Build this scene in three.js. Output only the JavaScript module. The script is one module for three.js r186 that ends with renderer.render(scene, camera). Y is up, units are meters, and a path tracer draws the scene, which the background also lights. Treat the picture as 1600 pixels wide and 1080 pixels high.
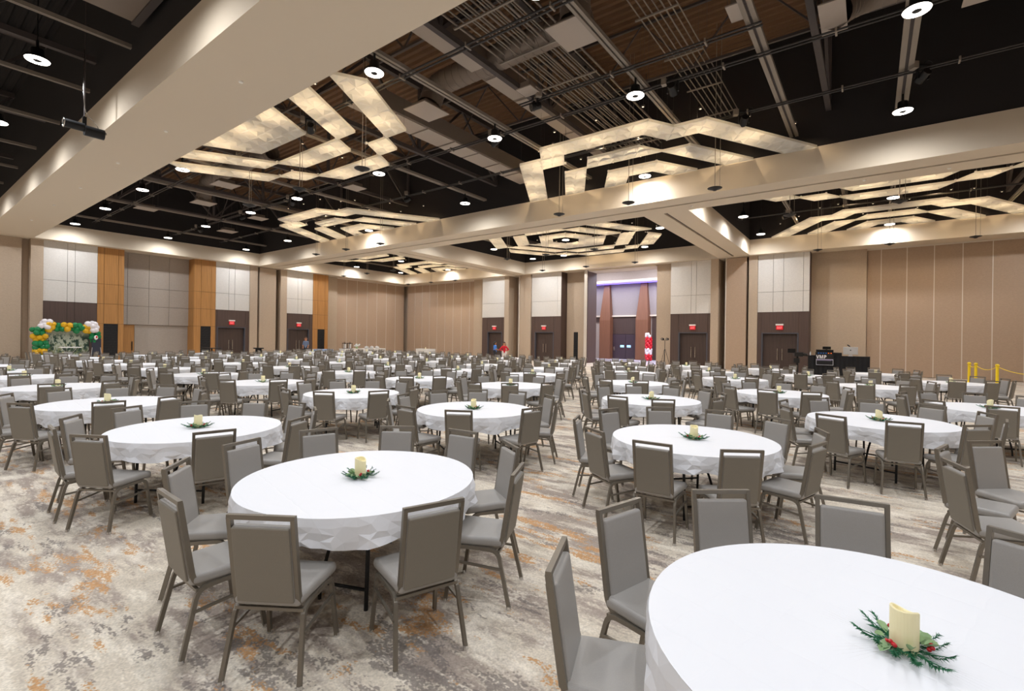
import * as THREE from 'three';
import { RoundedBoxGeometry } from 'three/addons/geometries/RoundedBoxGeometry.js';
import { mergeGeometries } from 'three/addons/utils/BufferGeometryUtils.js';
import { MarchingCubes } from 'three/addons/objects/MarchingCubes.js';
import { RectAreaLightUniformsLib } from 'three/addons/lights/RectAreaLightUniformsLib.js';

// ---------- camera, exposure, light levels ----------
const scene = new THREE.Scene();
const EYE = 1.92, YAW = Math.atan(560 / 752), FOCAL = 752;
const camera = new THREE.PerspectiveCamera(2 * Math.atan(540 / FOCAL) * 180 / Math.PI, 1600 / 1080, 0.05, 200);
camera.position.set(0, EYE, 0);
camera.lookAt(-Math.sin(YAW), EYE, -Math.cos(YAW));
camera.rotateZ(0.0136);
camera.setViewOffset(1600, 1080, 0, 11, 1600, 1080);
scene.background = new THREE.Color(0x000000);
const renderer = new THREE.WebGLRenderer({ antialias: true });
renderer.toneMapping = THREE.LinearToneMapping;
renderer.toneMappingExposure = 1.0;
renderer.shadowMap.enabled = true;
RectAreaLightUniformsLib.init();
const LAMP_CD = 40;            // candela of one ring downlight
const LAMP_COLOR = 0xf7faff;

// ---------- helpers ----------
let seed = 20231;
const rnd = () => { seed |= 0; seed = seed + 0x6D2B79F5 | 0; let t = Math.imul(seed ^ seed >>> 15, 1 | seed); t = t + Math.imul(t ^ t >>> 7, 61 | t) ^ t; return ((t ^ t >>> 14) >>> 0) / 4294967296; };
const rr = (a, b) => a + (b - a) * rnd();
const V = (x, y, z) => new THREE.Vector3(x, y, z);
const taken = {};
function numbered(name) { const n = taken[name] = (taken[name] ?? -1) + 1; return n ? `${name}_${String(n).padStart(3, '0')}` : name; }
function tag(o, label, category, group, kind) { o.userData.label = label; o.userData.category = category; if (group) o.userData.group = group; if (kind) o.userData.kind = kind; return o; }
function thing(name, label, category, p = [0, 0, 0], turn = 0, group) {
  const o = new THREE.Group(); o.name = numbered(name); o.position.set(...p); o.rotation.y = turn; scene.add(o);
  return tag(o, label, category, group);
}
function mesh(name, geo, mat, parent) { const m = new THREE.Mesh(geo, mat); m.name = parent ? name : numbered(name); m.castShadow = m.receiveShadow = true; (parent || scene).add(m); return m; }
function clean(g) { const n = g.index ? g.toNonIndexed() : g; for (const k of Object.keys(n.attributes)) if (!['position', 'normal', 'uv'].includes(k)) n.deleteAttribute(k); if (!n.attributes.uv) n.setAttribute('uv', new THREE.BufferAttribute(new Float32Array(n.attributes.position.count * 2), 2)); n.clearGroups(); return n; }
const merge = (...gs) => mergeGeometries(gs.flat().map(clean), false);
function metric(g) { // uv in metres, by the way each face points
  const p = g.attributes.position, n = g.attributes.normal, uv = g.attributes.uv;
  for (let i = 0; i < p.count; i++) {
    const ax = Math.abs(n.getX(i)), ay = Math.abs(n.getY(i)), az = Math.abs(n.getZ(i));
    if (ay >= ax && ay >= az) uv.setXY(i, p.getX(i), p.getZ(i)); else if (ax >= az) uv.setXY(i, p.getZ(i), p.getY(i)); else uv.setXY(i, p.getX(i), p.getY(i));
  }
  return g;
}
function boxG(x0, x1, y0, y1, z0, z1) { const g = new THREE.BoxGeometry(Math.abs(x1 - x0), Math.abs(y1 - y0), Math.abs(z1 - z0)); g.translate((x0 + x1) / 2, (y0 + y1) / 2, (z0 + z1) / 2); return metric(g); }
const box = (name, parent, mat, x0, x1, y0, y1, z0, z1) => mesh(name, boxG(x0, x1, y0, y1, z0, z1), mat, parent);
function rodG(a, b, r, seg = 6, r2 = r) { const d = b.clone().sub(a), g = new THREE.CylinderGeometry(r2, r, d.length(), seg, 1); g.translate(0, d.length() / 2, 0); g.applyQuaternion(new THREE.Quaternion().setFromUnitVectors(V(0, 1, 0), d.normalize())); g.translate(a.x, a.y, a.z); return g; }
function roundPath(pts, r, n = 4) {
  const out = [pts[0].clone()];
  for (let i = 1; i < pts.length - 1; i++) {
    const a = pts[i - 1], b = pts[i], c = pts[i + 1];
    const u = a.clone().sub(b), w = c.clone().sub(b), k = Math.min(r, u.length() * .49, w.length() * .49);
    const p = b.clone().add(u.setLength(k)), q = b.clone().add(w.setLength(k));
    for (let j = 0; j <= n; j++) { const t = j / n; out.push(p.clone().multiplyScalar((1 - t) * (1 - t)).add(b.clone().multiplyScalar(2 * t * (1 - t))).add(q.clone().multiplyScalar(t * t))); }
  }
  out.push(pts[pts.length - 1].clone()); return out;
}
function sweepG(pts, w, d, ref = V(1, 0, 0)) { // bar of w x d cross-section along a path; w lies along ref
  const ring = pts.map((p, i) => {
    const t = pts[Math.min(i + 1, pts.length - 1)].clone().sub(pts[Math.max(i - 1, 0)]).normalize();
    const s = ref.clone().sub(t.clone().multiplyScalar(ref.dot(t))).normalize(), n = t.clone().cross(s);
    return [[1, 1], [-1, 1], [-1, -1], [1, -1]].map(([a, b]) => p.clone().addScaledVector(s, a * w / 2).addScaledVector(n, b * d / 2));
  });
  const pos = [], tri = (a, b, c) => pos.push(a.x, a.y, a.z, b.x, b.y, b.z, c.x, c.y, c.z);
  for (let i = 0; i < ring.length - 1; i++) for (let k = 0; k < 4; k++) { const a = ring[i][k], b = ring[i][(k + 1) % 4], c = ring[i + 1][(k + 1) % 4], e = ring[i + 1][k]; tri(a, b, c); tri(a, c, e); }
  for (const [q, f] of [[ring[0], 1], [ring[ring.length - 1], 0]]) { f ? (tri(q[0], q[2], q[1]), tri(q[0], q[3], q[2])) : (tri(q[0], q[1], q[2]), tri(q[0], q[2], q[3])); }
  const g = new THREE.BufferGeometry(); g.setAttribute('position', new THREE.Float32BufferAttribute(pos, 3)); g.computeVertexNormals();
  g.setAttribute('uv', new THREE.Float32BufferAttribute(new Float32Array(pos.length / 3 * 2), 2)); return g;
}
function flatG(tris) { const g = new THREE.BufferGeometry(); g.setAttribute('position', new THREE.Float32BufferAttribute(tris.flat(2), 3)); g.computeVertexNormals(); g.setAttribute('uv', new THREE.Float32BufferAttribute(new Float32Array(tris.length * 6), 2)); return g; }
const SA = Math.sin(YAW), CA = Math.cos(YAW);
function onFilm(x, y, z) { const d = -x * SA - z * CA; return d < .2 ? null : [800 + FOCAL * (x * CA - z * SA) / d, 529 - FOCAL * (y - EYE) / d, d]; }
const ORD = ['first', 'second', 'third', 'fourth', 'fifth', 'sixth', 'seventh', 'eighth', 'ninth', 'tenth', 'eleventh', 'twelfth'];

// ---------- textures ----------
function noise2(px, py, s) { // periodic value noise on a px by py lattice
  let q = s; const r = () => { q = (q * 1664525 + 1013904223) >>> 0; return q / 4294967296; };
  const a = new Float32Array(px * py); for (let i = 0; i < a.length; i++) a[i] = r();
  return (u, v) => { u *= px; v *= py; const i = Math.floor(u), j = Math.floor(v); let f = u - i, g = v - j; f = f * f * (3 - 2 * f); g = g * g * (3 - 2 * g); const i0 = ((i % px) + px) % px, i1 = (i0 + 1) % px, j0 = (((j % py) + py) % py) * px, j1 = ((((j + 1) % py) + py) % py) * px; return (a[j0 + i0] * (1 - f) + a[j0 + i1] * f) * (1 - g) + (a[j1 + i0] * (1 - f) + a[j1 + i1] * f) * g; };
}
function tex(w, h, f, srgb = true) {
  const d = new Uint8Array(w * h * 4);
  for (let y = 0; y < h; y++) for (let x = 0; x < w; x++) { const c = f(x / w, y / h), k = (y * w + x) * 4; d[k] = c[0]; d[k + 1] = c[1]; d[k + 2] = c[2]; d[k + 3] = 255; }
  const t = new THREE.DataTexture(d, w, h); t.wrapS = t.wrapT = THREE.RepeatWrapping; t.magFilter = THREE.LinearFilter; t.minFilter = THREE.LinearMipmapLinearFilter; t.generateMipmaps = true; if (srgb) t.colorSpace = THREE.SRGBColorSpace; t.needsUpdate = true; return t;
}
const lerp3 = (a, b, t) => [a[0] + (b[0] - a[0]) * t, a[1] + (b[1] - a[1]) * t, a[2] + (b[2] - a[2]) * t];
const ss = (a, b, x) => { const t = Math.min(1, Math.max(0, (x - a) / (b - a))); return t * t * (3 - 2 * t); };
// carpet: cream ground with taupe, charcoal and rust flecks drawn out along the room's length
const CARPET_M = 8;
const n1 = noise2(12, 36, 11), n2 = noise2(28, 88, 12), n3 = noise2(56, 210, 13), n4 = noise2(140, 440, 14), n5 = noise2(520, 760, 15), n6 = noise2(11, 34, 16), n7 = noise2(30, 96, 17), n8 = noise2(13, 44, 18), n9 = noise2(40, 110, 19), n10 = noise2(1000, 1000, 20), n11 = noise2(620, 860, 21), n12 = noise2(700, 900, 22);
const carpetTex = tex(2048, 2048, (u, v) => {
  const grain = n5(u, v), fine = n4(u, v), g2 = n10(u, v);
  const a = n1(u, v) * .42 + n2(u, v) * .33 + n3(u, v) * .25;
  let c = lerp3([206, 195, 178], [160, 147, 136], ss(.38, .68, a + (fine - .5) * .2 + (grain - .5) * .2));
  c = lerp3(c, [228, 219, 203], ss(.48, .7, n7(u + .3, v + .1) * .5 + fine * .28 + grain * .22) * .75);
  const dark = n6(u, v) * .4 + n7(u, v) * .34 + n3(u + .5, v) * .26;
  c = lerp3(c, [108, 100, 96], ss(-.1, .12, ss(.46, .8, dark) * .72 - (n11(u, v) * .72 + fine * .34)) * .6);
  const rust = n8(u, v) * .46 + n9(u, v) * .34 + n3(u, v + .5) * .2;
  c = lerp3(c, [190, 142, 94], ss(-.1, .12, ss(.5, .86, rust) * .76 - (n12(u, v) * .78 + fine * .28)) * .85);
  const k = .92 + .16 * g2; return [Math.min(255, c[0] * k), Math.min(255, c[1] * k), Math.min(255, c[2] * k)];
});
carpetTex.repeat.set(1 / CARPET_M, 1 / CARPET_M);
const w1 = noise2(20, 256, 31), w2 = noise2(128, 512, 32);
const weaveTex = tex(512, 512, (u, v) => { const k = 232 + 22 * w1(u, v) + 14 * (w2(u, v) - .5) - (Math.floor(v * 512) % 4 === 0 ? 10 : 0); const c = Math.min(255, k); return [c, c, c]; });
weaveTex.repeat.set(1 / 1.2, 1 / 1.2);
const g1 = noise2(90, 3, 41), g2_ = noise2(240, 8, 42);
const grainTex = tex(512, 512, (u, v) => { const k = Math.min(255, 205 + 34 * g1(u, v) + 22 * g2_(u, v)); return [k, k, k]; });
grainTex.repeat.set(1 / 1.1, 1 / 2.6);
const v1 = noise2(128, 128, 51), v2 = noise2(64, 64, 52);
const vinylTex = tex(256, 256, (u, v) => { const h = (Math.floor(u * 256) + Math.floor(v * 256)) % 3 === 0 ? -9 : 0, k = Math.min(255, 226 + 20 * v1(u, v) + 12 * v2(u, v) + h); return [k, k, k]; });
vinylTex.repeat.set(5, 5);
const q1 = noise2(10, 10, 61), q2 = noise2(34, 34, 62);
const creaseTex = tex(512, 512, (u, v) => { let h = 128 + 34 * (q1(u, v) - .5) + 16 * (q2(u, v) - .5); for (const c of [.12, .37, .62, .87]) { h -= 46 * Math.exp(-Math.abs(u - c - .004 * Math.sin(v * 40)) * 260); h += 30 * Math.exp(-Math.abs(v - c - .02 - .004 * Math.sin(u * 33)) * 260); } return [h, h, h]; }, false);
function canvasTex(w, h, draw) { const c = document.createElement('canvas'); c.width = w; c.height = h; draw(c.getContext('2d'), w, h); const t = new THREE.CanvasTexture(c); t.colorSpace = THREE.SRGBColorSpace; return t; }

// ---------- materials ----------
const std = (color, roughness = .8, extra = {}) => new THREE.MeshStandardMaterial({ color, roughness, ...extra });
const M = {
  carpet: std(0xffffff, .97, { map: carpetTex }),
  tan: std(0xc2ae98, .9, { map: weaveTex }),
  tanPanel: std(0xbba28b, .9, { map: weaveTex }),
  white: std(0xe2ddd6, .85, { map: weaveTex }),
  greyPanel: std(0xb3a79b, .88, { map: weaveTex }),
  brown: std(0x5a463e, .55, { map: grainTex }),
  brownDoor: std(0x4c3b34, .5, { map: grainTex }),
  orange: std(0xc28a4c, .5, { map: grainTex }),
  core: std(0x5c4c40, .9),
  pocket: std(0x8a7766, .9),
  grilleBlack: std(0x232224, .5, { metalness: .3 }),
  alu: std(0xd9d0c4, .45, { metalness: .3 }),
  fascia: std(0xd6c8b3, .85),
  blackPaint: std(0x262222, .92),
  blackMetal: std(0x1a1a1b, .45, { metalness: .3 }),
  deck: std(0x6b4f38, .9),
  steel: std(0x4a4240, .7),
  greySteel: std(0x8d8378, .6, { metalness: .2 }),
  duct: std(0x82756a, .55, { metalness: .3 }),
  plate: std(0xa69a8f, .7),
  lampWhite: new THREE.MeshStandardMaterial({ color: 0xffffff, emissive: 0xfff6ea, emissiveIntensity: 7 }),
  facet: new THREE.MeshPhysicalMaterial({ color: 0xf4efe3, roughness: .9, transmission: .42, thickness: 0,  side: THREE.DoubleSide, flatShading: true }),
  vinyl: std(0xa5a19c, .4, { map: vinylTex }),
  backFabric: std(0x878074, .6, { map: vinylTex }),
  chairFrame: std(0x7b7469, .38, { metalness: .5 }),
  chrome: std(0xd8d8d8, .18, { metalness: 1 }),
  cloth: std(0xe4e5e9, .5, { side: THREE.DoubleSide }),
  clothTop: std(0xe4e5e9, .5, { bumpMap: creaseTex, bumpScale: .006 }),
  tableTop: std(0x8b7b66, .6),
  candle: new THREE.MeshPhysicalMaterial({ color: 0xf6ebbd, roughness: .55, transmission: 0 }),
  pine: std(0x1f6b45, .7, { side: THREE.DoubleSide }),
  leafPale: std(0x9db98c, .7, { side: THREE.DoubleSide }),
  berry: std(0xc01f2a, .3),
  chromeHandle: std(0xd5cec2, .25, { metalness: .9 }),
};

// ---------- floor, beams, upper walls, roof ----------
const XL = -40.9, ZB = -35.1, XR = 13, ZN = 11.5, SOFFIT = 7.6, LIP = 8.59, ROOF = 12.8;
{
  const f = box('floor', null, M.carpet, -43, XR + .4, -.2, 0, -36.4, ZN + .4);
  tag(f, 'cream, grey and rust flecked carpet covering the whole ballroom', 'floor', null, 'structure');
}
function corrugated(x0, x1, z0, z1, y, pitch, depth) {
  const t = [], n = Math.round((z1 - z0) / pitch);
  for (let i = 0; i < n; i++) {
    const a = z0 + i * pitch, q = [[0, 0], [.3, 0], [.5, depth], [.8, depth], [1, 0]];
    for (let k = 0; k < 4; k++) { const za = a + q[k][0] * pitch, zb = a + q[k + 1][0] * pitch, ya = y + q[k][1], yb = y + q[k + 1][1]; t.push([[x0, ya, za], [x1, ya, za], [x1, yb, zb]], [[x0, ya, za], [x1, yb, zb], [x0, yb, zb]]); }
  }
  return flatG(t);
}
{
  const c = new THREE.Group(); c.name = 'ceiling'; scene.add(c);
  tag(c, 'brown corrugated roof deck high above the black rigging', 'ceiling', null, 'structure');
  const d = mesh('deck_sheet', corrugated(-42, XR, -36, -5.4, ROOF - .12, .32, .09), M.deck, c); mesh('deck_sheet', corrugated(-42, XR, -5.4, ZN, ROOF - .12, .32, .09), M.blackPaint, c);
  box('deck_slab', c, M.blackPaint, -43, XR + .4, ROOF, ROOF + .3, -36.6, ZN + .4);
}
function beam(label, x0, x1, z0, z1, groove) { // painted downstand with black wall over it; groove runs along the longer side
  const b = new THREE.Group(); b.name = numbered('ceiling_beam'); scene.add(b); tag(b, label, 'beam', null, 'structure');
  const alongX = Math.abs(x1 - x0) > Math.abs(z1 - z0);
  if (groove) {
    const c = alongX ? (z0 + z1) / 2 : (x0 + x1) / 2, w = .075;
    if (alongX) { box('beam_casing', b, M.fascia, x0, x1, SOFFIT, LIP, c + w, z1); box('beam_casing', b, M.fascia, x0, x1, SOFFIT, LIP, z0, c - w); box('wall_track', b, M.steel, x0, x1, SOFFIT + .07, SOFFIT + .14, c - w, c + w); }
    else { box('beam_casing', b, M.fascia, c + w, x1, SOFFIT, LIP, z0, z1); box('beam_casing', b, M.fascia, x0, c - w, SOFFIT, LIP, z0, z1); box('wall_track', b, M.steel, c - w, c + w, SOFFIT + .07, SOFFIT + .14, z0, z1); }
  } else box('beam_casing', b, M.fascia, x0, x1, SOFFIT, LIP, z0, z1);
  const i = .04; box('upper_wall', b, M.blackPaint, x0 + (alongX ? 0 : i), x1 - (alongX ? 0 : i), LIP, ROOF - .13, z0 + (alongX ? i : 0), z1 - (alongX ? i : 0));
  return b;
}
beam('wide beige ceiling beam crossing overhead at the upper left', -40.3, XR, -6.0, -3.95, false);
beam('long beige ceiling beam with a track groove crossing mid-room', -40.3, XR, -21.3, -19.27, true);
beam('short beige ceiling beam running to the pier beside the desk', -8.4, -6.4, -34.55, -21.3, true);
beam('short beige ceiling beam running to the pier beside the two people', -26.4, -24.4, -34.55, -21.3, true);
beam('beige fascia over the left wall', -42.6, -40.3, -34.55, ZN, false);
beam('beige fascia over the back wall', -42.6, XR, -36.6, -34.55, false);
// sprinkler caps under the beams
for (const [x, z] of [[-11.39, -4.98], [-15.9, -4.98], [-20.2, -4.98], [-24.9, -4.98], [-29.3, -4.98], [-34.2, -4.98], [1.98, -20.8], [-.23, -20.75], [-6.1, -20.75]]) {
  const g = new THREE.CylinderGeometry(.055, .045, .025, 16); g.translate(x, SOFFIT - .012, z);
  tag(mesh('sprinkler_cap', g, M.lampCap ??= std(0xf2eee6, .5)), z > -10 ? `white sprinkler cap under the wide beam, ${ORD[[-11.39, -15.9, -20.2, -24.9, -29.3, -34.2].indexOf(x)]} from the camera` : `white sprinkler cap under the grooved beam, ${ORD[[1.98, -.23, -6.1].indexOf(x)]} from the right end`, 'sprinkler', 'sprinkler caps');
}
// plain walls out of view
tag(box('wall_right', null, M.tan, XR, XR + .4, 0, ROOF, -36.4, ZN + .4), 'plain tan wall at the far right outside the view', 'wall', null, 'structure');
tag(box('wall_front', null, M.tan, -43, XR + .4, 0, ROOF, ZN, ZN + .4), 'plain tan wall behind the camera', 'wall', null, 'structure');

// ---------- panelled walls ----------
const GAP = .009, R1 = 2.53, R2 = 3.86, R3 = 5.17;
let doorN = 0;
function wallGroup(name, label, p, turn) { const g = new THREE.Group(); g.name = name; g.position.set(...p); g.rotation.y = turn; scene.add(g); tag(g, label, 'wall', null, 'structure'); return g; }
function tiles(w, mat, xs, ys, z0, z1, name = 'panel') { for (let i = 0; i < xs.length - 1; i++) for (let j = 0; j < ys.length - 1; j++) box(name, w, mat, xs[i] + GAP, xs[i + 1] - GAP, ys[j] + GAP, ys[j + 1] - GAP, z0, z1); }
function exitSign(w, x, label) {
  const s = thing('exit_sign', label, 'exit sign', [0, 0, 0], 0, 'exit signs over the doors');
  s.position.copy(w.localToWorld(V(x, 0, .02))); s.rotation.y = w.rotation.y;
  box('mount', s, M.exitMount ??= std(0xe9e6e0, .5), -.22, .22, 2.99, 3.09, -.04, .1);
  const f = box('face', s, M.exitFace ??= new THREE.MeshStandardMaterial({ color: 0x300404, roughness: .4, emissive: 0xffffff, emissiveIntensity: 1.1, emissiveMap: canvasTex(256, 128, (c, a, b) => { c.fillStyle = '#d3121c'; c.fillRect(0, 0, a, b); c.fillStyle = '#ff8f8f'; c.font = 'bold 92px sans-serif'; c.textAlign = 'center'; c.textBaseline = 'middle'; c.fillText('EXIT', a / 2, b / 2 + 4, 220); }) }), -.19, .19, 2.72, 2.985, 0, .05);
  const uv = f.geometry.attributes.uv, p = f.geometry.attributes.position; for (let i = 0; i < p.count; i++) uv.setXY(i, (p.getX(i) + .19) / .38, (p.getY(i) - 2.72) / .265);
}
function doorBay(w, x0, x1, d0, d1, cols, doorLabel, signLabel, depth = 1.1) {
  w.updateMatrixWorld(true);
  box('panel_core', w, M.core, x0, x1, 2.5, SOFFIT, -depth, -.05);
  box('panel_core', w, M.core, x0, d0 - .07, 0, 2.5, -depth, -.05); box('panel_core', w, M.core, d1 + .07, x1, 0, 2.5, -depth, -.05);
  tiles(w, M.white, [x0, ...cols, x1], [R2, R3, SOFFIT], -.06, 0);
  tiles(w, M.brown, [x0, d0 - .06], [0, R2], -.06, -.01); tiles(w, M.brown, [d1 + .06, x1], [0, R2], -.06, -.01); tiles(w, M.brown, [d0 - .06, d1 + .06], [2.53, R2], -.06, -.01);
  const d = new THREE.Group(); d.name = `door_${++doorN}`; d.position.copy(w.position); d.rotation.copy(w.rotation); scene.add(d); tag(d, doorLabel, 'door', null, 'structure');
  mesh('door_frame', merge(boxG(d0 - .06, d0 + .02, 0, 2.53, -.3, .0), boxG(d1 - .02, d1 + .06, 0, 2.53, -.3, .0), boxG(d0 + .02, d1 - .02, 2.46, 2.53, -.3, .0)), M.doorFrame ??= std(0x4a4a52, .5), d);
  const m = (d0 + d1) / 2;
  for (const [a, b, hx] of [[d0 + .02, m - .004, m - .14], [m + .004, d1 - .02, m + .14]]) {
    const leaf = box('door_leaf', d, M.brownDoor, a, b, .01, 2.46, -.26, -.2);
    mesh('door_handle', merge(rodG(V(hx, .75, -.13), V(hx, 1.5, -.13), .024, 10), rodG(V(hx, .85, -.2), V(hx, .85, -.13), .012), rodG(V(hx, 1.4, -.2), V(hx, 1.4, -.13), .012)), M.chromeHandle, leaf);
  }
  exitSign(w, m, signLabel);
}
function woodBay(w, x0, x1, a, b, depth, z = 0) {
  box('panel_core', w, M.core, x0, x1, 0, SOFFIT, -depth, z - .05);
  tiles(w, M.orange, [x0, a], [0, R1, R2, R3, SOFFIT], z - .06, z); tiles(w, M.orange, [b, x1], [0, R1, R2, R3, SOFFIT], z - .06, z); tiles(w, M.orange, [a, b], [R1, R2, R3, SOFFIT], z - .06, z);
  grille(w, a, b, z);
}
function grille(w, a, b, z) {
  box('grille_back', w, M.grilleBlack, a, b, 0, R1, z - .06, z - .03);
  for (let k = 0; k < 14; k++) { const y = .15 + k * .17, pts = []; for (let i = 0; i <= 8; i++) pts.push(V(a + .03 + (b - a - .06) * i / 8, y + .035 * Math.sin(i * 1.5 + k * 2.1), z - .022)); mesh('grille_bar', sweepG(pts, .02, .012, V(0, 0, 1)), M.grilleBar ??= std(0x2c2a2b, .4, { metalness: .4 }), w); }
}
const pilaster = (w, x0, x1, out = .06, depth = 1.2) => box('pilaster', w, M.tan, x0 + .004, x1 - .004, 0, SOFFIT, -depth, out);
function operable(w, lines, z, mat = M.tanPanel) { // folding partition leaves with pale aluminium edges
  for (let i = 0; i < lines.length - 1; i++) { box('partition_leaf', w, mat, lines[i] + .02, lines[i + 1] - .02, .02, SOFFIT - .08, z - .1, z); }
  for (let i = 1; i < lines.length - 1; i++) box('edge_strip', w, M.alu, lines[i] - .02, lines[i] + .02, .02, SOFFIT - .08, z - .1, z + .006);
  box('head_track', w, M.alu, lines[0], lines[lines.length - 1], SOFFIT - .08, SOFFIT, z - .1, z + .03);
}
const L = z => -z * 1.015, B = x => x * 1.0174;
const wl = wallGroup('wall_left', 'left wall of tan fabric, white panels, orange wood and dark doors', [XL, 0, 0], Math.PI / 2);
{
  box('wall_back_layer', wl, M.tan, -ZN, 36.6, 0, SOFFIT, -1.9, -1.6);
  box('fabric_panel', wl, M.tan, -ZN, L(-5.5), 0, SOFFIT, -1.6, -.25);
  box('fabric_panel', wl, M.tan, L(-5.5), L(-5.84), 0, SOFFIT, -1.6, -.55);
  pilaster(wl, L(-5.84), L(-6.4), .06, 1.6);
  box('panel_core', wl, M.core, L(-6.4), L(-8.96), 0, SOFFIT, -1.6, -.05);
  tiles(wl, M.white, [L(-6.4), L(-7.5), L(-7.86), L(-8.96)], [R2, R3, SOFFIT], -.06, 0); tiles(wl, M.brown, [L(-6.4), L(-7.5), L(-7.86), L(-8.96)], [0, R2], -.06, -.01);
  woodBay(wl, L(-8.96), L(-10.36), L(-9.3), L(-10.05), 1.6);
  // deep niche with grey panels
  const nz = -1.05, n0 = L(-10.36), n1_ = 14.75;
  box('panel_core', wl, M.core, n0, n1_, 0, SOFFIT, -1.6, nz - .05);
  tiles(wl, M.greyPanel, [n0, 10.95, 12.2, 13.45, n1_], [R1, R2, R3, SOFFIT], nz - .06, nz + .1);
  tiles(wl, M.orange, [n0, 11.4], [0, R1], nz - .06, nz); mesh('pull_handle', boxG(11.24, 11.29, .7, 1.35, nz, nz + .05), M.blackMetal, wl);
  tiles(wl, M.greyPanel, [11.4, n1_], [0, R1], nz - .06, nz);
  // projecting wood box with visible side
  const b0 = n1_, b1 = L(-16.0);
  woodBay(wl, b0, b1, L(-14.99), L(-15.68), 1.6, .02);
  for (const [y0, y1] of [[0, R1], [R1, R2], [R2, R3], [R3, SOFFIT]]) box('side_panel', wl, M.orange, b0 - .03, b0 - .002, y0 + GAP, y1 - GAP, nz, .02);
  doorBay(wl, L(-16.0), L(-18.51), L(-16.18), L(-18.16), [L(-16.95), L(-17.38)], 'dark brown double door in the left wall, nearer the wide beam', 'red exit sign over the left wall door beside the wood box', 1.6);
  pilaster(wl, L(-18.51), L(-19.12), .06, 1.6);
  box('pocket_gap', wl, M.pocket, L(-19.12), L(-21.03), 0, SOFFIT, -1.6, -1.4);
  box('pocket_panel', wl, M.tan, L(-19.3), L(-20.65), .02, SOFFIT - .03, -.35, .03);
  pilaster(wl, L(-21.03), L(-21.59), .06, 1.6);
  doorBay(wl, L(-21.59), L(-24.02), L(-21.76), L(-23.65), [L(-22.6), L(-22.95)], 'dark brown double door in the left wall, nearer the corner', 'red exit sign over the left wall door nearer the corner', 1.6);
  woodBay(wl, L(-24.02), L(-25.55), L(-24.52), L(-25.22), 1.6);
  box('fabric_panel', wl, M.tan, L(-25.55), 27.3, 0, SOFFIT, -1.6, -.65);
  operable(wl, [27.3, 28.5, 29.7, 30.92, 32.14, 33.37, 34.6, 35.85], -.85);
}
const wb = wallGroup('wall_back', 'back wall of tan fabric, white panels, dark doors and partition leaves', [0, 0, ZB], 0);
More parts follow.
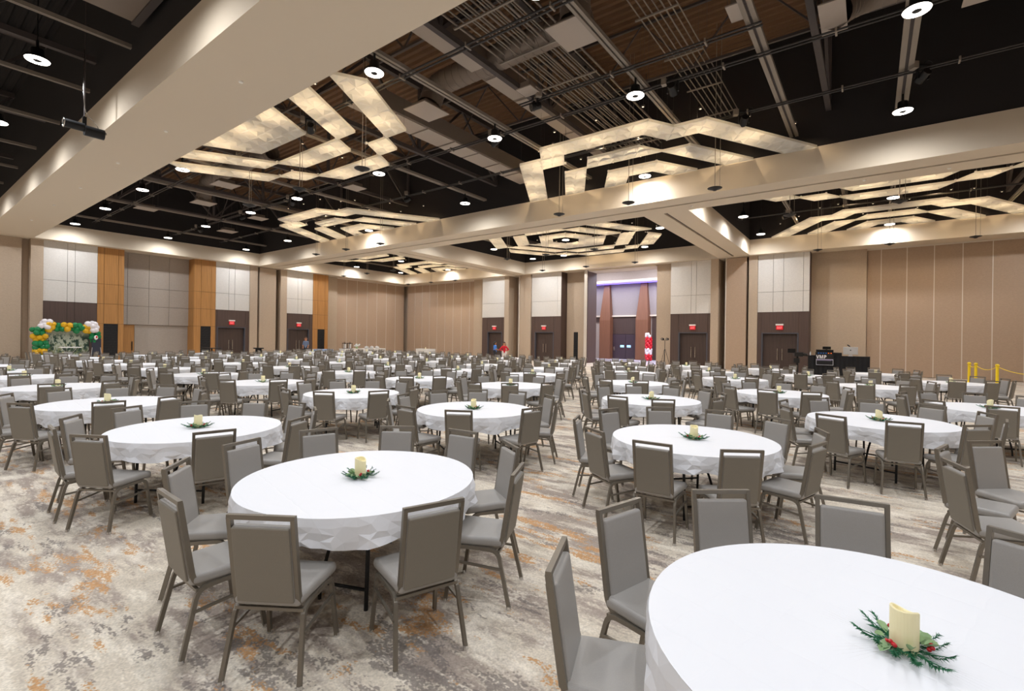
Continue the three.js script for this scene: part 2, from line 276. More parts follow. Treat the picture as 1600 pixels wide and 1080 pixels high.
{
  box('wall_back_layer', wb, M.tan, -43, B(-18.9), 0, SOFFIT, -1.5, -1.25);
  box('wall_back_layer', wb, M.tan, B(-12.66), XR, 0, SOFFIT, -1.5, -1.25);
  operable(wb, [-41.3, -40.1, -38.95, -37.8, -36.65, -35.5, -34.35, -33.2, -32.1, B(-30.69)], -.85);
  box('fabric_panel', wb, M.tan, B(-30.69), B(-29.21), 0, SOFFIT, -1.25, -.5);
  doorBay(wb, B(-29.21), B(-26.56), B(-28.51), B(-26.78) - .12, [], 'dark brown double door behind the two standing people', 'red exit sign over the door behind the two people', 1.25);
  pilaster(wb, B(-26.56), B(-26.05), .06, 1.25);
  box('pocket_gap', wb, M.pocket, B(-26.05), B(-24.95), 0, SOFFIT, -1.25, -1.15);
  box('edge_strip', wb, M.alu, B(-24.99), B(-24.92), 0, SOFFIT, -1.2, .03);
  box('pocket_panel', wb, M.tan, B(-24.92), B(-24.29), 0, SOFFIT, -1.2, -.05);
  pilaster(wb, B(-24.29), B(-23.65), .1, 1.25);
  doorBay(wb, B(-23.61), B(-20.65), B(-23.21), B(-21.4), [B(-21.0)], 'dark brown double door left of the lobby opening', 'red exit sign over the door left of the lobby opening', 1.25);
  box('side_panel', wb, M.brown, B(-20.65), B(-20.65) + .02, 0, SOFFIT, -1.25, -.01);
  box('fabric_panel', wb, M.tan, B(-20.6), B(-18.5), 0, SOFFIT, -1.25, -.9);
  mesh('grille_back', boxG(-20.25, -19.85, 0, R1, -.9, -.88), M.grilleBlack, wb);
  for (let k = 0; k < 14; k++) mesh('grille_bar', boxG(-20.22, -19.88, .12 + k * .17, .15 + k * .17, -.88, -.865), M.grilleBar, wb);
  box('jamb_panel', wb, M.brown, B(-18.5), B(-18.2), 0, SOFFIT, -1.6, -.05);
  box('edge_strip', wb, M.alu, B(-18.5) - .01, B(-18.25), 0, SOFFIT, -.05, .0);
  box('opening_header', wb, M.fascia, B(-18.2), B(-12.66), 7.48, SOFFIT, -1.6, -.05);
  box('fabric_panel', wb, M.tan, B(-12.66), B(-11.54), 0, SOFFIT, -1.6, -.3);
  doorBay(wb, B(-11.54), B(-8.78), B(-10.9), B(-9.03), [B(-10.1), B(-9.75)], 'dark brown double door right of the lobby opening', 'red exit sign over the door right of the lobby opening', 1.25);
  pilaster(wb, B(-8.78), B(-8.28), .1, 1.25);
  box('pocket_gap', wb, M.pocket, B(-8.28), B(-7.83), 0, SOFFIT, -1.25, -1.2);
  box('edge_strip', wb, M.alu, B(-7.85), B(-7.79), 0, SOFFIT, -1.0, .06);
  box('pocket_panel', wb, M.tanPanel, B(-7.79), B(-6.56), .02, SOFFIT - .03, -1.0, .05);
  box('pocket_gap', wb, M.pocket, B(-6.56), B(-6.42), 0, SOFFIT, -1.25, -1.15);
  pilaster(wb, B(-6.42), B(-5.89), .06, 1.25);
  doorBay(wb, B(-5.89), B(-3.02), B(-5.59), B(-3.63), [B(-5.0), B(-4.43), B(-3.35)], 'dark brown double door beside the black equipment desk', 'red exit sign over the door beside the black desk', 1.25);
  box('side_panel', wb, M.brown, B(-3.02), B(-3.02) + .02, 0, SOFFIT, -1.25, -.01);
  box('fabric_panel', wb, M.tan, B(-3.0), B(-.21), 0, SOFFIT, -1.25, -.85);
  operable(wb, [B(-.21), .47, 1.66, 2.86, 4.05, 5.24, 6.45, 7.66, 8.87, 10.08, 11.3, 13], -1.05);
}

// ---------- lobby behind the opening ----------
{
  const g = wallGroup('wall_lobby', 'lobby wall seen through the tall opening, grey above dark doors', [0, 0, -45.5], 0);
  box('wall_core', g, M.greyPanel, -30, -8, 0, 9.6, -.5, -.12);
  tiles(g, std(0x9a918d, .85, { map: weaveTex }), [-25.3, -23.6, -21.25, -18.2, -16.6, -13], [4.4, 7.6], -.12, -.04);
  box('ledge', g, M.fascia, -26, -12, 4.26, 4.4, -.12, .12);
  for (const [x0, x1] of [[-21.2, -19.69], [-19.67, -18.2]]) { const leaf = box('door_leaf', g, std(0x3d3038, .45), x0, x1, 0, 2.5, -.1, 0); box('door_window', leaf, M.winGlow ??= new THREE.MeshStandardMaterial({ color: 0x90c8ee, emissive: 0x9fd4ff, emissiveIntensity: 1.2 }), (x0 + x1) / 2 + (x0 < -20 ? .4 : -.4) - .2, (x0 + x1) / 2 + (x0 < -20 ? .4 : -.4) + .2, 1.18, 1.4, 0, .01); box('door_handle', leaf, M.chromeHandle, (x0 < -20 ? -20.95 : -18.45), (x0 < -20 ? -20.85 : -18.35), .85, 1.25, 0, .05); }
  box('over_panel', g, M.brownDoor, -21.2, -18.2, 2.52, 4.24, -.1, -.02); box('dark_reveal', g, M.brownDoor, -26, -22.3, 3.72, 4.24, -.1, -.02); box('side_panel', g, M.brownDoor, -17, -12.5, 0, 4.24, -.1, -.02);
  for (const [c, w0, w1] of [[-21.66, .58, .26], [-17.75, .62, .28]]) { const p = []; const q = (y, w, z) => [c - w, c + w].map(x => [x, y, z]); for (const [y0, y1, wa, wb, za, zb] of [[0, 3.9, w0, w0, .7, .7], [3.9, 7.75, w0, w1, .7, .25]]) { const [a, b] = q(y0, wa, za), [e, f] = q(y1, wb, zb), [a2, b2] = q(y0, wa, -.1), [e2, f2] = q(y1, wb, -.1); p.push([a, b, f], [a, f, e], [b, b2, f2], [b, f2, f], [a2, a, e], [a2, e, e2]); } const geo = flatG(p); metric(geo); mesh('wood_column', geo, M.lobbyWood ??= std(0x7f543b, .5, { map: grainTex }), g); }
  box('cove_ledge', g, M.fascia, -30, -8, 7.62, 7.85, -.1, .9);
  mesh('cove_strip', boxG(-30, -8, 7.5, 7.6, .6, .7), M.coveGlow ??= new THREE.MeshStandardMaterial({ color: 0x4a3cff, emissive: 0x6a5cff, emissiveIntensity: 4 }), g);
  const cl = new THREE.RectAreaLight(0x6a5cff, 2.2, 12, .14); cl.position.set(-19, 7.48, -44.85); cl.lookAt(-19, 4, -45.6); scene.add(cl);
  const fl = box('floor_lobby', null, std(0xb9b4bd, .35), -30, -8, -.2, -.005, -46, -36.4); tag(fl, 'pale polished lobby floor beyond the opening', 'floor', null, 'structure');
  const ce = box('ceiling_lobby', null, std(0xf0f0f6, .9), -30, -8, 9.2, 9.4, -46, -36.6); tag(ce, 'white lobby ceiling beyond the opening', 'ceiling', null, 'structure');
  tag(box('wall_lobby_left', null, M.tan, -30.3, -30, 0, 9.4, -46, -36.6), 'plain lobby side wall left of the opening', 'wall', null, 'structure');
  tag(box('wall_lobby_right', null, M.tan, -8, -7.7, 0, 9.4, -46, -36.6), 'plain lobby side wall right of the opening', 'wall', null, 'structure');
  tag(mesh('wall_lobby_front', merge(boxG(-30, B(-18.5), 0, 9.4, -36.95, -36.62), boxG(B(-12.66), -8, 0, 9.4, -36.95, -36.62), boxG(B(-18.5), B(-12.66), 7.5, 9.4, -36.95, -36.62)), M.tan), 'lobby side of the back wall around the opening', 'wall', null, 'structure');
  for (const x of [-22, -16, -11]) {
    const t = thing('lobby_ceiling_panel', `long white light panel on the lobby ceiling, ${x === -22 ? 'left' : x === -16 ? 'middle' : 'right'} one`, 'light', [x, 9.19, -41], 0, 'lobby light panels');
    box('diffuser', t, M.lobbyGlow ??= new THREE.MeshStandardMaterial({ color: 0xffffff, emissive: 0xe8ecff, emissiveIntensity: 2.2 }), -1.2, 1.2, -.03, 0, -2.5, 2.5);
    const l = new THREE.RectAreaLight(0xe6eaff, 20, 2.4, 5); l.position.set(x, 9.14, -41); l.rotation.x = -Math.PI / 2; scene.add(l);
  }
}

// ---------- ring downlights ----------
const ringG = (() => { const p = [[.085, 0], [.225, 0], [.235, .02], [.225, .03], [.085, .03], [.085, 0]].map(q => new THREE.Vector2(...q)); return new THREE.LatheGeometry(p, 32); })();
const hubG = (() => { const p = [[0, -.012], [.06, -.012], [.084, .004], [.084, .03], [0, .03]].map(q => new THREE.Vector2(...q)); return new THREE.LatheGeometry(p, 24); })();
const lampCanG = (() => { const p = [[.24, .022], [.24, .06], [.13, .09], [.12, .28], [.03, .3], [.03, .5], [0, .5]].map(q => new THREE.Vector2(...q)); return new THREE.LatheGeometry(p, 24); })();
const lampRodG = rodG(V(0, .48, 0), V(0, ROOF - 8.55, 0), .012, 6);
const lampRodShortG = rodG(V(0, .44, 0), V(0, .5, 0), .03, 8);
const STRUTS = [[-6.02, -19.2, [[.67, .3], [-2.2, .26], [-5.2, .2], [-10.1, .22], [-16.15, .2], [-22.4, .2], [-27.1, .2], [-32.9, .2], [-39.1, .2]], 'between the two long beams'], [9, -3.92, [-11.2, -14.95, -18.7, -22.4, -26.2, -30, -33.7, -37.4].map(x => [x, .1]), 'left of the wide beam'], [-21.35, -34.5, [5.5, .77, -3.6, -10.05, -22.6, -33.1, -39.4].map(x => [x, .16]), 'past the grooved beam']];
const strutXs = z => STRUTS.filter(q => z < q[0] && z > q[1]).flatMap(q => q[2].map(e => e[0]));
function downlight(x, z, label) {
  const t = thing('ring_downlight', label, 'ceiling light', [x, 8.55, z], 0, 'ring downlights');
  mesh('glowing_ring', ringG, M.lampWhite, t); mesh('hub', hubG, M.blackMetal, t); mesh('housing', lampCanG, M.blackMetal, t); mesh('hanger_rod', strutXs(z).some(q => Math.abs(q - x) < .12) ? lampRodShortG : lampRodG, M.blackMetal, t);
  const s = new THREE.SpotLight(LAMP_COLOR, LAMP_CD, 0, 1.55, 1, 2); s.position.set(x, 8.5, z); s.target.position.set(x, 0, z); s.castShadow = true; s.shadow.radius = 3.5; scene.add(s, s.target);
}
{
  const xs = [6.5, .67, -5.2, -10.1, -16.15, -22.4, -27.1, -32.9, -39.1];
  const skip = { '-7.6': [-16.15], '-17.65': [-5.2, -10.1, -22.4, -27.1] };
  const rows = [[-7.6, 'the row just past the wide beam'], [-12.45, 'the middle row before the grooved beam'], [-17.65, 'the row along the grooved beam']];
  for (const [z, w] of rows) { let k = 0; for (const x of xs) { if (!(skip[z] || []).includes(x)) downlight(x, z, `white ring downlight, ${ORD[k]} from the right in ${w}`); k++; } }
  downlight(-7.4, -18.8, 'white ring downlight at the core of the near faceted cluster by the grooved beam');
  downlight(-25.3, -18.8, 'white ring downlight at the core of the far faceted cluster by the grooved beam');
  const nearXs = [6.5, .67, -5.2, -10.1, -16.4, -22.3, -27.1, -32.9, -39.1];
  for (const [z, w] of [[-2.45, 'the row left of the wide beam'], [2.7, 'the middle row over the camera'], [7.8, 'the row furthest behind the camera']]) nearXs.forEach((x, k) => downlight(x, z, `white ring downlight, ${ORD[k]} from the right in ${w}`));
  const spots = [[-22.65, -28, 'left side'], [-16.45, -27.95, 'hexagon core'], [-10.05, -28, 'right side'], [-22.6, -33.1, 'back left corner'], [-19.63, -33.1, 'back row, second'], [-12.95, -33.05, 'back row, third'], [-22.6, -22.9, 'front left corner'], [-16.45, -22.9, 'front middle'], [-10.05, -22.9, 'front right corner']];
  for (const [x, z, w] of spots) downlight(x, z, `white ring downlight in the bay of the whole hexagon cluster, ${w}`);
  for (const [x, z, w] of [[-5.5, -22.9, 'front left'], [6.8, -22.9, 'front right'], [-5.5, -27.85, 'middle left'], [.77, -27.9, 'middle'], [6.8, -27.9, 'middle right'], [-5.5, -32.95, 'back left'], [.79, -34.05, 'at the rear cluster core'], [6.8, -32.95, 'back right']]) downlight(x, z, `white ring downlight in the bay over the black desk, ${w}`);
  for (const [x, z, w] of [[-39.4, -22.9, 'front left'], [-27.6, -22.9, 'front right'], [-39.5, -28, 'middle left'], [-33.1, -28, 'middle'], [-27.6, -28, 'middle right'], [-39.1, -33.05, 'back left'], [-33.3, -34.05, 'at the rear cluster core'], [-27.6, -33.05, 'back right']]) downlight(x, z, `white ring downlight in the far left corner bay, ${w}`);
}

// ---------- faceted hexagon clusters ----------
const RIM = .085, S = .985, RH = .862, PY = 8.55;
function facetTile(up) { // one equilateral tile folded into small pyramids
  const v = up ? [[0, 0], [1, 0], [.5, 1]] : [[0, 0], [.5, 1], [-.5, 1]];
  const mid = (a, b) => [(a[0] + b[0]) / 2, (a[1] + b[1]) / 2], m = [mid(v[0], v[1]), mid(v[1], v[2]), mid(v[2], v[0])];
  const t = [], P = (q, y) => [q[0] * S, y, q[1] * RH];
  for (const tri of [[v[0], m[0], m[2]], [m[0], v[1], m[1]], [m[2], m[1], v[2]], [m[0], m[1], m[2]]]) {
    let a = rr(.15, .6), b = rr(.1, .8 - a + .05), c = 1 - a - b; const ap = [tri[0][0] * a + tri[1][0] * b + tri[2][0] * c, tri[0][1] * a + tri[1][1] * b + tri[2][1] * c], h = rr(.05, .095);
    for (let k = 0; k < 3; k++) t.push([P(tri[k], 0), P(ap, h), P(tri[(k + 1) % 3], 0)]);
  }
  return flatG(t);
}
const upTiles = Array.from({ length: 7 }, () => facetTile(true)), downTiles = Array.from({ length: 7 }, () => facetTile(false));
const inside = (poly, x, y) => { let c = false; for (let i = 0, j = poly.length - 1; i < poly.length; j = i++) { const [a, b] = poly[i], [e, f] = poly[j]; if ((b > y) !== (f > y) && x < (e - a) * (y - b) / (f - b) + a) c = !c; } return c; };
const mir = p => p.map(([x, y]) => [-x, y]);
const HOLE = [[-1, 0], [-.5, 1], [.5, 1], [1, 0]];
const NEAR = [['inner ring', [[-2, 0], [-1, 2], [1, 2], [2, 0]], HOLE], ['middle ring crossbar', [[-1.5, 3], [1.5, 3], [1, 4], [-1, 4]]], ['middle ring right arm', [[1.5, 3], [2.5, 3], [4, 0], [3, 0]]], ['middle ring left arm', mir([[1.5, 3], [2.5, 3], [4, 0], [3, 0]])], ['outer ring crossbar', [[-2.5, 5], [2.5, 5], [2, 6], [-2, 6]]], ['outer ring right arm', [[2.5, 5], [3.5, 5], [6, 0], [5, 0]]], ['outer ring left arm', mir([[2.5, 5], [3.5, 5], [6, 0], [5, 0]])], ['right linking diamond', [[2.5, 5], [1.5, 5], [2, 4], [3, 4]]], ['left linking diamond', mir([[2.5, 5], [1.5, 5], [2, 4], [3, 4]])]];
const FAR = [['solid half hexagon', [[-3, 0], [-1.5, 3], [1.5, 3], [3, 0]], HOLE], ['middle ring crossbar', [[-2, 4], [2, 4], [1.5, 5], [-1.5, 5]]], ['middle ring right arm', [[2, 4], [3, 4], [5, 0], [4, 0]]], ['middle ring left arm', mir([[2, 4], [3, 4], [5, 0], [4, 0]])], ['outer ring crossbar', [[-2, 6], [2, 6], [1.5, 7], [-1.5, 7]]], ['outer ring right arm', [[3.5, 5], [4.5, 5], [6, 2], [5.5, 1]]], ['outer ring left arm', mir([[3.5, 5], [4.5, 5], [6, 2], [5.5, 1]])], ['right linking diamond', [[3.5, 5], [3, 6], [2, 6], [2.5, 5]]], ['left linking diamond', mir([[3.5, 5], [3, 6], [2, 6], [2.5, 5]])]];
const clipG = new THREE.BoxGeometry(.07, .07, .07), wireG = (() => { const g = new THREE.CylinderGeometry(.004, .004, 3.9, 4); g.translate(0, 1.95, 0); return g; })();
const BACK_CD = 4.2, puckG = new THREE.CylinderGeometry(.06, .06, .05, 12), lensG = (() => { const g = new THREE.CylinderGeometry(.03, .03, .008, 10); g.translate(0, -.028, 0); return g; })(); M.lensGlow = new THREE.MeshStandardMaterial({ color: 0xffffff, emissive: 0xffe6c0, emissiveIntensity: 1.5 });
function cluster(cx, cz, half, where) {
  const dir = half === NEAR ? 1 : -1;
  for (const [what, poly, hole] of half) {
    const t = thing('faceted_panel', `glowing white faceted panel, ${what} of the ${where}`, 'ceiling panel', [cx, PY, cz], 0, 'faceted hexagon ceiling panels');
    for (let r = 0; r < 7; r++) for (let k = -7; k <= 7; k++) {
      const x = k + (r % 2 ? .5 : 0);
      for (const up of [true, false]) {
        const gx = up ? x + .5 : x, gy = r + (up ? 1 / 3 : 2 / 3);
        if (!inside(poly, gx, gy) || (hole && inside(hole, gx, gy))) continue;
        const m = mesh('panel_tile', (up ? upTiles : downTiles)[Math.floor(rnd() * 7)], M.facet, t); m.position.set(x * S, 0, dir * r * RH); m.scale.z = dir;
      }
    }
    for (const [x, r] of poly) { if (r < .5) continue; const c = mesh('clip', clipG, M.lampCap, t); c.position.set(x * S * .985, .06, dir * r * RH * .99); const w = mesh('wire', wireG, M.steel, c); w.position.y = .03; }
    const rim = [], ring = poly.map(([x, r]) => [x * S, dir * r * RH]); ring.forEach((a, i) => { const b = ring[(i + 1) % ring.length]; if (Math.abs(poly[i][1]) + Math.abs(poly[(i + 1) % poly.length][1]) < .1) return; rim.push([[a[0], 0, a[1]], [b[0], 0, b[1]], [b[0], RIM, b[1]]], [[a[0], 0, a[1]], [b[0], RIM, b[1]], [a[0], RIM, a[1]]]); });
    mesh('edge_rim', flatG(rim), M.facet, t);
    // small backlight over the middle of the panel
    let mx = 0, mz = 0; for (const [x, r] of poly) { mx += x * S / poly.length; mz += dir * r * RH / poly.length; }
    const e0 = poly.reduce((m, q) => q[0] < m[0] ? q : m), e1 = poly.reduce((m, q) => q[0] > m[0] ? q : m), len = Math.hypot((e1[0] - e0[0]) * S, (e1[1] - e0[1]) * RH);
    const ax = (e1[0] - e0[0]) * S, az = dir * (e1[1] - e0[1]) * RH;
    for (const q of hole ? [-.3, 0, .3] : len > 4 ? [-.33, 0, .33] : len > 2.2 ? [-.25, .25] : [0]) {
      const px = mx + ax * q, pz = mz + az * q, puck = mesh('backlight', puckG, M.steel, t); puck.position.set(px, .72, pz); mesh('backlight_lens', lensG, M.lensGlow, puck);
      const s = new THREE.SpotLight(0xffe2b8, BACK_CD, 0, 1.32, .4, 2); s.position.set(cx + px, PY + .66, cz + pz); s.target.position.set(cx + px, 0, cz + pz); s.castShadow = true; scene.add(s, s.target);
    }
  }
}
cluster(-16.48, -6.02, FAR, 'half cluster behind the wide beam');
cluster(-7.43, -19.25, NEAR, 'nearer cluster before the grooved beam');
cluster(-25.4, -19.25, NEAR, 'farther cluster before the grooved beam');
cluster(-16.47, -28.0, NEAR, 'whole hexagon, near side');
cluster(-16.47, -28.0, FAR, 'whole hexagon, far side');
cluster(.77, -21.32, FAR, 'bay over the desk, front');
cluster(.77, -34.5, NEAR, 'bay over the desk, rear');
cluster(-33.3, -21.32, FAR, 'corner bay, front');
cluster(-33.3, -34.5, NEAR, 'corner bay, rear');

// ---------- pendant speakers ----------
const pendG = (() => { const p = [[0, -.07], [.05, -.065], [.09, -.035], [.2, .0], [.235, .02], [.235, .03], [.1, .05], [.03, .08], [0, .085]].map(q => new THREE.Vector2(...q)); return new THREE.LatheGeometry(p, 28); })();
function pendant(x, z, label) {
  const t = thing('pendant_speaker', label, 'speaker', [x, 7.1, z], 0, 'black saucer pendant speakers');
  mesh('saucer', pendG, M.blackMetal, t);
  const h = ROOF - 7.1; mesh('suspension_cable', rodG(V(0, .07, 0), V(0, h, 0), .011, 6), M.greySteel, t); mesh('signal_cable', rodG(V(.16, .03, 0), V(.16, h, 0), .007, 5), M.greySteel, t);
}
[[-4.3, 'right'], [-7.4, 'middle'], [-10.45, 'left']].forEach(([x, w]) => pendant(x, -17.2, `black saucer pendant speaker under the near cluster by the grooved beam, ${w}`));
[[-22, 'right'], [-25.2, 'middle'], [-28.4, 'left']].forEach(([x, w]) => pendant(x, -17.1, `black saucer pendant speaker under the far cluster by the grooved beam, ${w}`));
[[-12.7, 'right'], [-16.3, 'middle'], [-20.05, 'left']].forEach(([x, w]) => pendant(x, -9.15, `black saucer pendant speaker under the cluster behind the wide beam, ${w}`));
[[-12.65, 'right'], [-16.3, 'middle'], [-20, 'left']].forEach(([x, w]) => pendant(x, -30.6, `black saucer pendant speaker under the whole hexagon, rear ${w}`));
[[-12.8, 'right'], [-16.1, 'middle'], [-19.1, 'left']].forEach(([x, w]) => pendant(x, -25, `black saucer pendant speaker under the whole hexagon, front ${w}`));
[[-2.42, 'left'], [.75, 'middle'], [4.0, 'right']].forEach(([x, w]) => pendant(x, -31.8, `black saucer pendant speaker over the desk bay, rear ${w}`));
[[-2.7, 'left'], [.8, 'middle'], [4.2, 'right']].forEach(([x, w]) => pendant(x, -22.5, `black saucer pendant speaker over the desk bay, front ${w}`));
[[-30.2, 'right'], [-33.3, 'middle'], [-36.5, 'left']].forEach(([x, w]) => pendant(x, -31.8, `black saucer pendant speaker in the corner bay, rear ${w}`));
[[-30, 'right'], [-33.3, 'middle'], [-36.5, 'left']].forEach(([x, w]) => pendant(x, -24.6, `black saucer pendant speaker in the corner bay, front ${w}`));

// ---------- trusses, struts, pipes, ducts ----------
function truss(x, z0, z1, label) {
  const t = thing('roof_truss', label, 'roof truss', [x, 0, 0], 0, 'dark roof trusses'), yb = 9.75, yt = 12.5, n = Math.round((z0 - z1) / 2.6), s = (z0 - z1) / n;
  box('bottom_chord', t, M.steel, -.08, .08, yb - .08, yb + .08, z1, z0); box('top_chord', t, M.steel, -.1, .1, yt - .1, yt + .1, z1, z0);
  for (let i = 0; i <= n; i++) {
    const z = z0 - i * s; if (i % 2 === 1) mesh('web_post', boxG(-.06, .06, yb, yt, z - .06, z + .06), M.steel, t);
    if (i < n) mesh('web_brace', sweepG(i % 2 ? [V(0, yb, z), V(0, yt, z - s)] : [V(0, yt, z), V(0, yb, z - s)], .09, .09), M.steel, t);
  }
}
const bays = [[-6.0, -19.2, 'between the two long beams'], [-21.3, -34.5, 'past the grooved beam']];
for (const [a, b, w] of bays) [5.5, -1.2, -8.9, -15.4, -22.1, -28.8, -35.5].forEach((x, k) => truss(x, a - .05, b + .05, `dark open web roof truss ${w}, ${ORD[k]} from the right`));
[-11.5, -18, -24.5, -31].forEach((x, k) => truss(x, 11.3, -3.9, `dark open web roof truss left of the wide beam, ${ORD[k]} from the right`));
function cross(z, x0, x1, label) { // brace truss running along the room
  const t = thing('bridging_truss', label, 'roof truss', [0, 0, z], 0, 'dark bridging between the trusses');
  for (const y of [10.4, 12.3]) mesh('chord', boxG(x1, x0, y - .04, y + .04, -.04, .04), M.steel, t);
  for (let x = x0; x > x1 + 1; x -= 3.3) mesh('brace', sweepG([V(x, 10.4, 0), V(x - 1.65, 12.3, 0), V(Math.max(x - 3.3, x1), 10.4, 0)], .05, .05, V(0, 0, 1)), M.steel, t);
}
cross(-9.4, 12, -40, 'dark bridging truss just past the wide beam'); cross(-15.2, 12, -40, 'dark bridging truss before the grooved beam'); cross(-27, -8.6, -24.2, 'dark bridging truss over the whole hexagon');
function strut(x, z0, z1, w, label) {
  const t = thing('support_strut', label, 'strut', [x, 9.1, 0], 0, 'grey support struts');
  box('channel', t, M.greySteel, -w / 2, -w * .12, -.05, .05, z1, z0); box('channel', t, M.greySteel, w * .12, w / 2, -.05, .05, z1, z0); box('spine', t, M.steel, -w * .12, w * .12, 0, .05, z1, z0);
}
for (const [a, b, list, w] of STRUTS) list.forEach(([x, wd], k) => strut(x, a, b, wd, `grey support strut ${w}, ${ORD[k]} from the right`));
function rigPipe(z, x0, x1, label, heads = []) {
  const t = thing('rigging_pipe', label, 'pipe', [0, 8.99, z], 0, 'black rigging pipes');
  mesh('pipe', rodG(V(x0, 0, 0), V(x1, 0, 0), .026, 8), M.pipeMat ??= std(0x3a3736, .5, { metalness: .4 }), t); mesh('pipe', rodG(V(x0, 0, -.13), V(x1, 0, -.13), .026, 8), M.pipeMat, t);
  for (let x = x0 - 1.2; x > x1; x -= 2.4) mesh('pipe_clamp', boxG(x - .02, x + .02, -.05, .055, -.17, .04), M.greySteel, t);
}
rigPipe(-13.05, 12.5, -40, 'long black rigging pipe pair through the middle of the bay');
rigPipe(-16.1, 12.5, -40, 'long black rigging pipe pair nearer the grooved beam');
rigPipe(-8.6, 12.5, -40, 'long black rigging pipe pair nearer the wide beam');
rigPipe(-11.75, -2, -8.6, 'short black rigging pipe pair below the conduits');
rigPipe(-1.4, 8, -40, 'black rigging pipe pair left of the wide beam'); rigPipe(-26, -8.6, -24.2, 'black rigging pipe pair under the whole hexagon bay'); rigPipe(-30, 12, -6.2, 'black rigging pipe pair over the desk bay');
function moverLight(x, y, z, label) { // small yoke-mounted fixture cluster on the pipes
  const t = thing('stage_fixture', label, 'stage light', [x, y, z], rr(0, 3), 'stage fixtures on the rigging pipes');
  mesh('yoke', merge(boxG(-.16, -.13, -.3, .05, -.03, .03), boxG(.13, .16, -.3, .05, -.03, .03), boxG(-.16, .16, .03, .07, -.04, .04)), M.blackMetal, t);
  const h = new THREE.CylinderGeometry(.1, .12, .3, 14); h.rotateX(1.2); h.translate(0, -.22, 0); mesh('head', h, M.blackMetal, t);
  const l = new THREE.CylinderGeometry(.09, .09, .02, 14); l.translate(0, -.16, 0); l.rotateX(1.2); l.translate(0, -.22, .02); mesh('lens', l, M.chrome, t);
  mesh('cable_loop', new THREE.TorusGeometry(.14, .012, 5, 14, 4.5), M.blackMetal, t).position.set(.16, .05, 0);
  mesh('junction_box', boxG(-.3, -.17, -.05, .12, -.08, .08), M.greySteel, t);
}
[[-10.6, 9.0, -13.1, 'before the right panel cluster'], [-4.4, 9.0, -13.1, 'beside the conduits'], [-3.2, 8.95, -16.1, 'with a coiled cable over the right cluster'], [1.0, 9.0, -16.1, 'between two ring lights at the upper right'], [-18.6, 9, -16.1, 'over the left room centre'], [-14.7, 8.9, -8.6, 'between the faceted bands'], [-8.0, 9.0, -11.75, 'above the small grey plate'], [-24, 9, -13.1, 'over the left aisle'], [-15.8, 9.1, -1.4, 'left of the wide beam near the lamp'], [-29.5, 9, -13.1, 'near the left wall'], [-35.5, 9, -13.1, 'beside the left wall'], [-13.1, 9, -26, 'by the whole hexagon'], [.9, 9, -30, 'over the black desk'], [-3.8, 9, -30, 'left of the desk bay']].forEach(([x, y, z, w]) => moverLight(x, y, z, `small black stage fixture ${w}`));
{ // conduit bundle
  const t = thing('conduit_run', 'bundle of thin grey conduits running above the lamps', 'conduit', [0, 0, 0]);
  for (let k = 0; k < 16; k++) { const x = -8.5 + k * .125 + rr(-.02, .02), y = 9.85 + (k % 4) * .09; mesh('conduit', rodG(V(x, y, -6.05), V(x, y, -19.2), .02 + .012 * (k % 3 === 0), 6), k % 3 ? M.greySteel : M.duct, t); }
  for (let z = -7; z > -19; z -= 1.9) mesh('conduit_hanger', boxG(-8.6, -6.5, 9.76, 9.8, z - .025, z + .025), M.greySteel, t);
  const u = thing('conduit_run', 'second thinner conduit bundle beside the big square plate', 'conduit', [0, 0, 0]);
  for (let k = 0; k < 9; k++) { const x = -4.9 + k * .11, y = 10.3 + (k % 3) * .1; mesh('conduit', rodG(V(x, y, -6.05), V(x, y, -19.2), .016, 6), M.greySteel, u); }
  for (let z = -7.5; z > -19; z -= 2.2) mesh('conduit_hanger', boxG(-5, -3.9, 10.2, 10.24, z - .02, z + .02), M.greySteel, u);
}
function spiral(pts, r, label) { // ribbed round duct
  const t = thing('round_duct', label, 'duct', [0, 0, 0]);
  const c = new THREE.CatmullRomCurve3(roundPath(pts, 1.0, 6)); mesh('duct_tube', new THREE.TubeGeometry(c, 40, r, 18), M.duct, t);
  const n = Math.floor(c.getLength() / .28); for (let i = 1; i < n; i++) { const g = new THREE.TorusGeometry(r, .012, 4, 18); g.applyQuaternion(new THREE.Quaternion().setFromUnitVectors(V(0, 0, 1), c.getTangentAt(i / n))); const p = c.getPointAt(i / n); g.translate(p.x, p.y, p.z); mesh('duct_rib', g, M.duct, t); }
}
spiral([V(-5.9, 10.2, -11), V(-11.4, 10.1, -11), V(-11.4, 9.32, -10.7)], .36, 'dark ribbed round duct bending down to a square plate');
spiral([V(3, 10.6, -9.7), V(-5.65, 10.5, -9.9), V(-5.65, 9.4, -9.9)], .36, 'dark ribbed round duct above the big square plate');
spiral([V(9, 10.2, -14.2), V(-.4, 10.2, -14.2), V(-.72, 9.42, -13.1)], .34, 'dark ribbed round duct at the upper right corner');
spiral([V(-22, 10.3, -11), V(-29, 10.3, -11), V(-29.4, 9.4, -11)], .36, 'dark ribbed round duct over the left of the room');
spiral([V(-10, 10.4, -3.0), V(-13.5, 10.4, -2.0), V(-13.5, 10.4, 6)], .36, 'dark ribbed round duct left of the wide beam');
function plate(x, y, z, w, d, label, ducted) { const t = thing('ceiling_plate', label, 'diffuser', [x, y, z], 0, 'square ceiling diffuser plates'); box('plate', t, M.plate, -w / 2, w / 2, 0, .03, -d / 2, d / 2); box('plenum', t, M.duct, -w * .32, w * .32, .03, .22, -d * .32, d * .32); if (!ducted) for (const [a, b] of [[-1, -1], [1, -1], [1, 1], [-1, 1]]) mesh('hanger_rod', rodG(V(a * w * .42, .03, b * d * .42), V(a * w * .42, 3.3, b * d * .42), .006, 4), M.steel, t); }
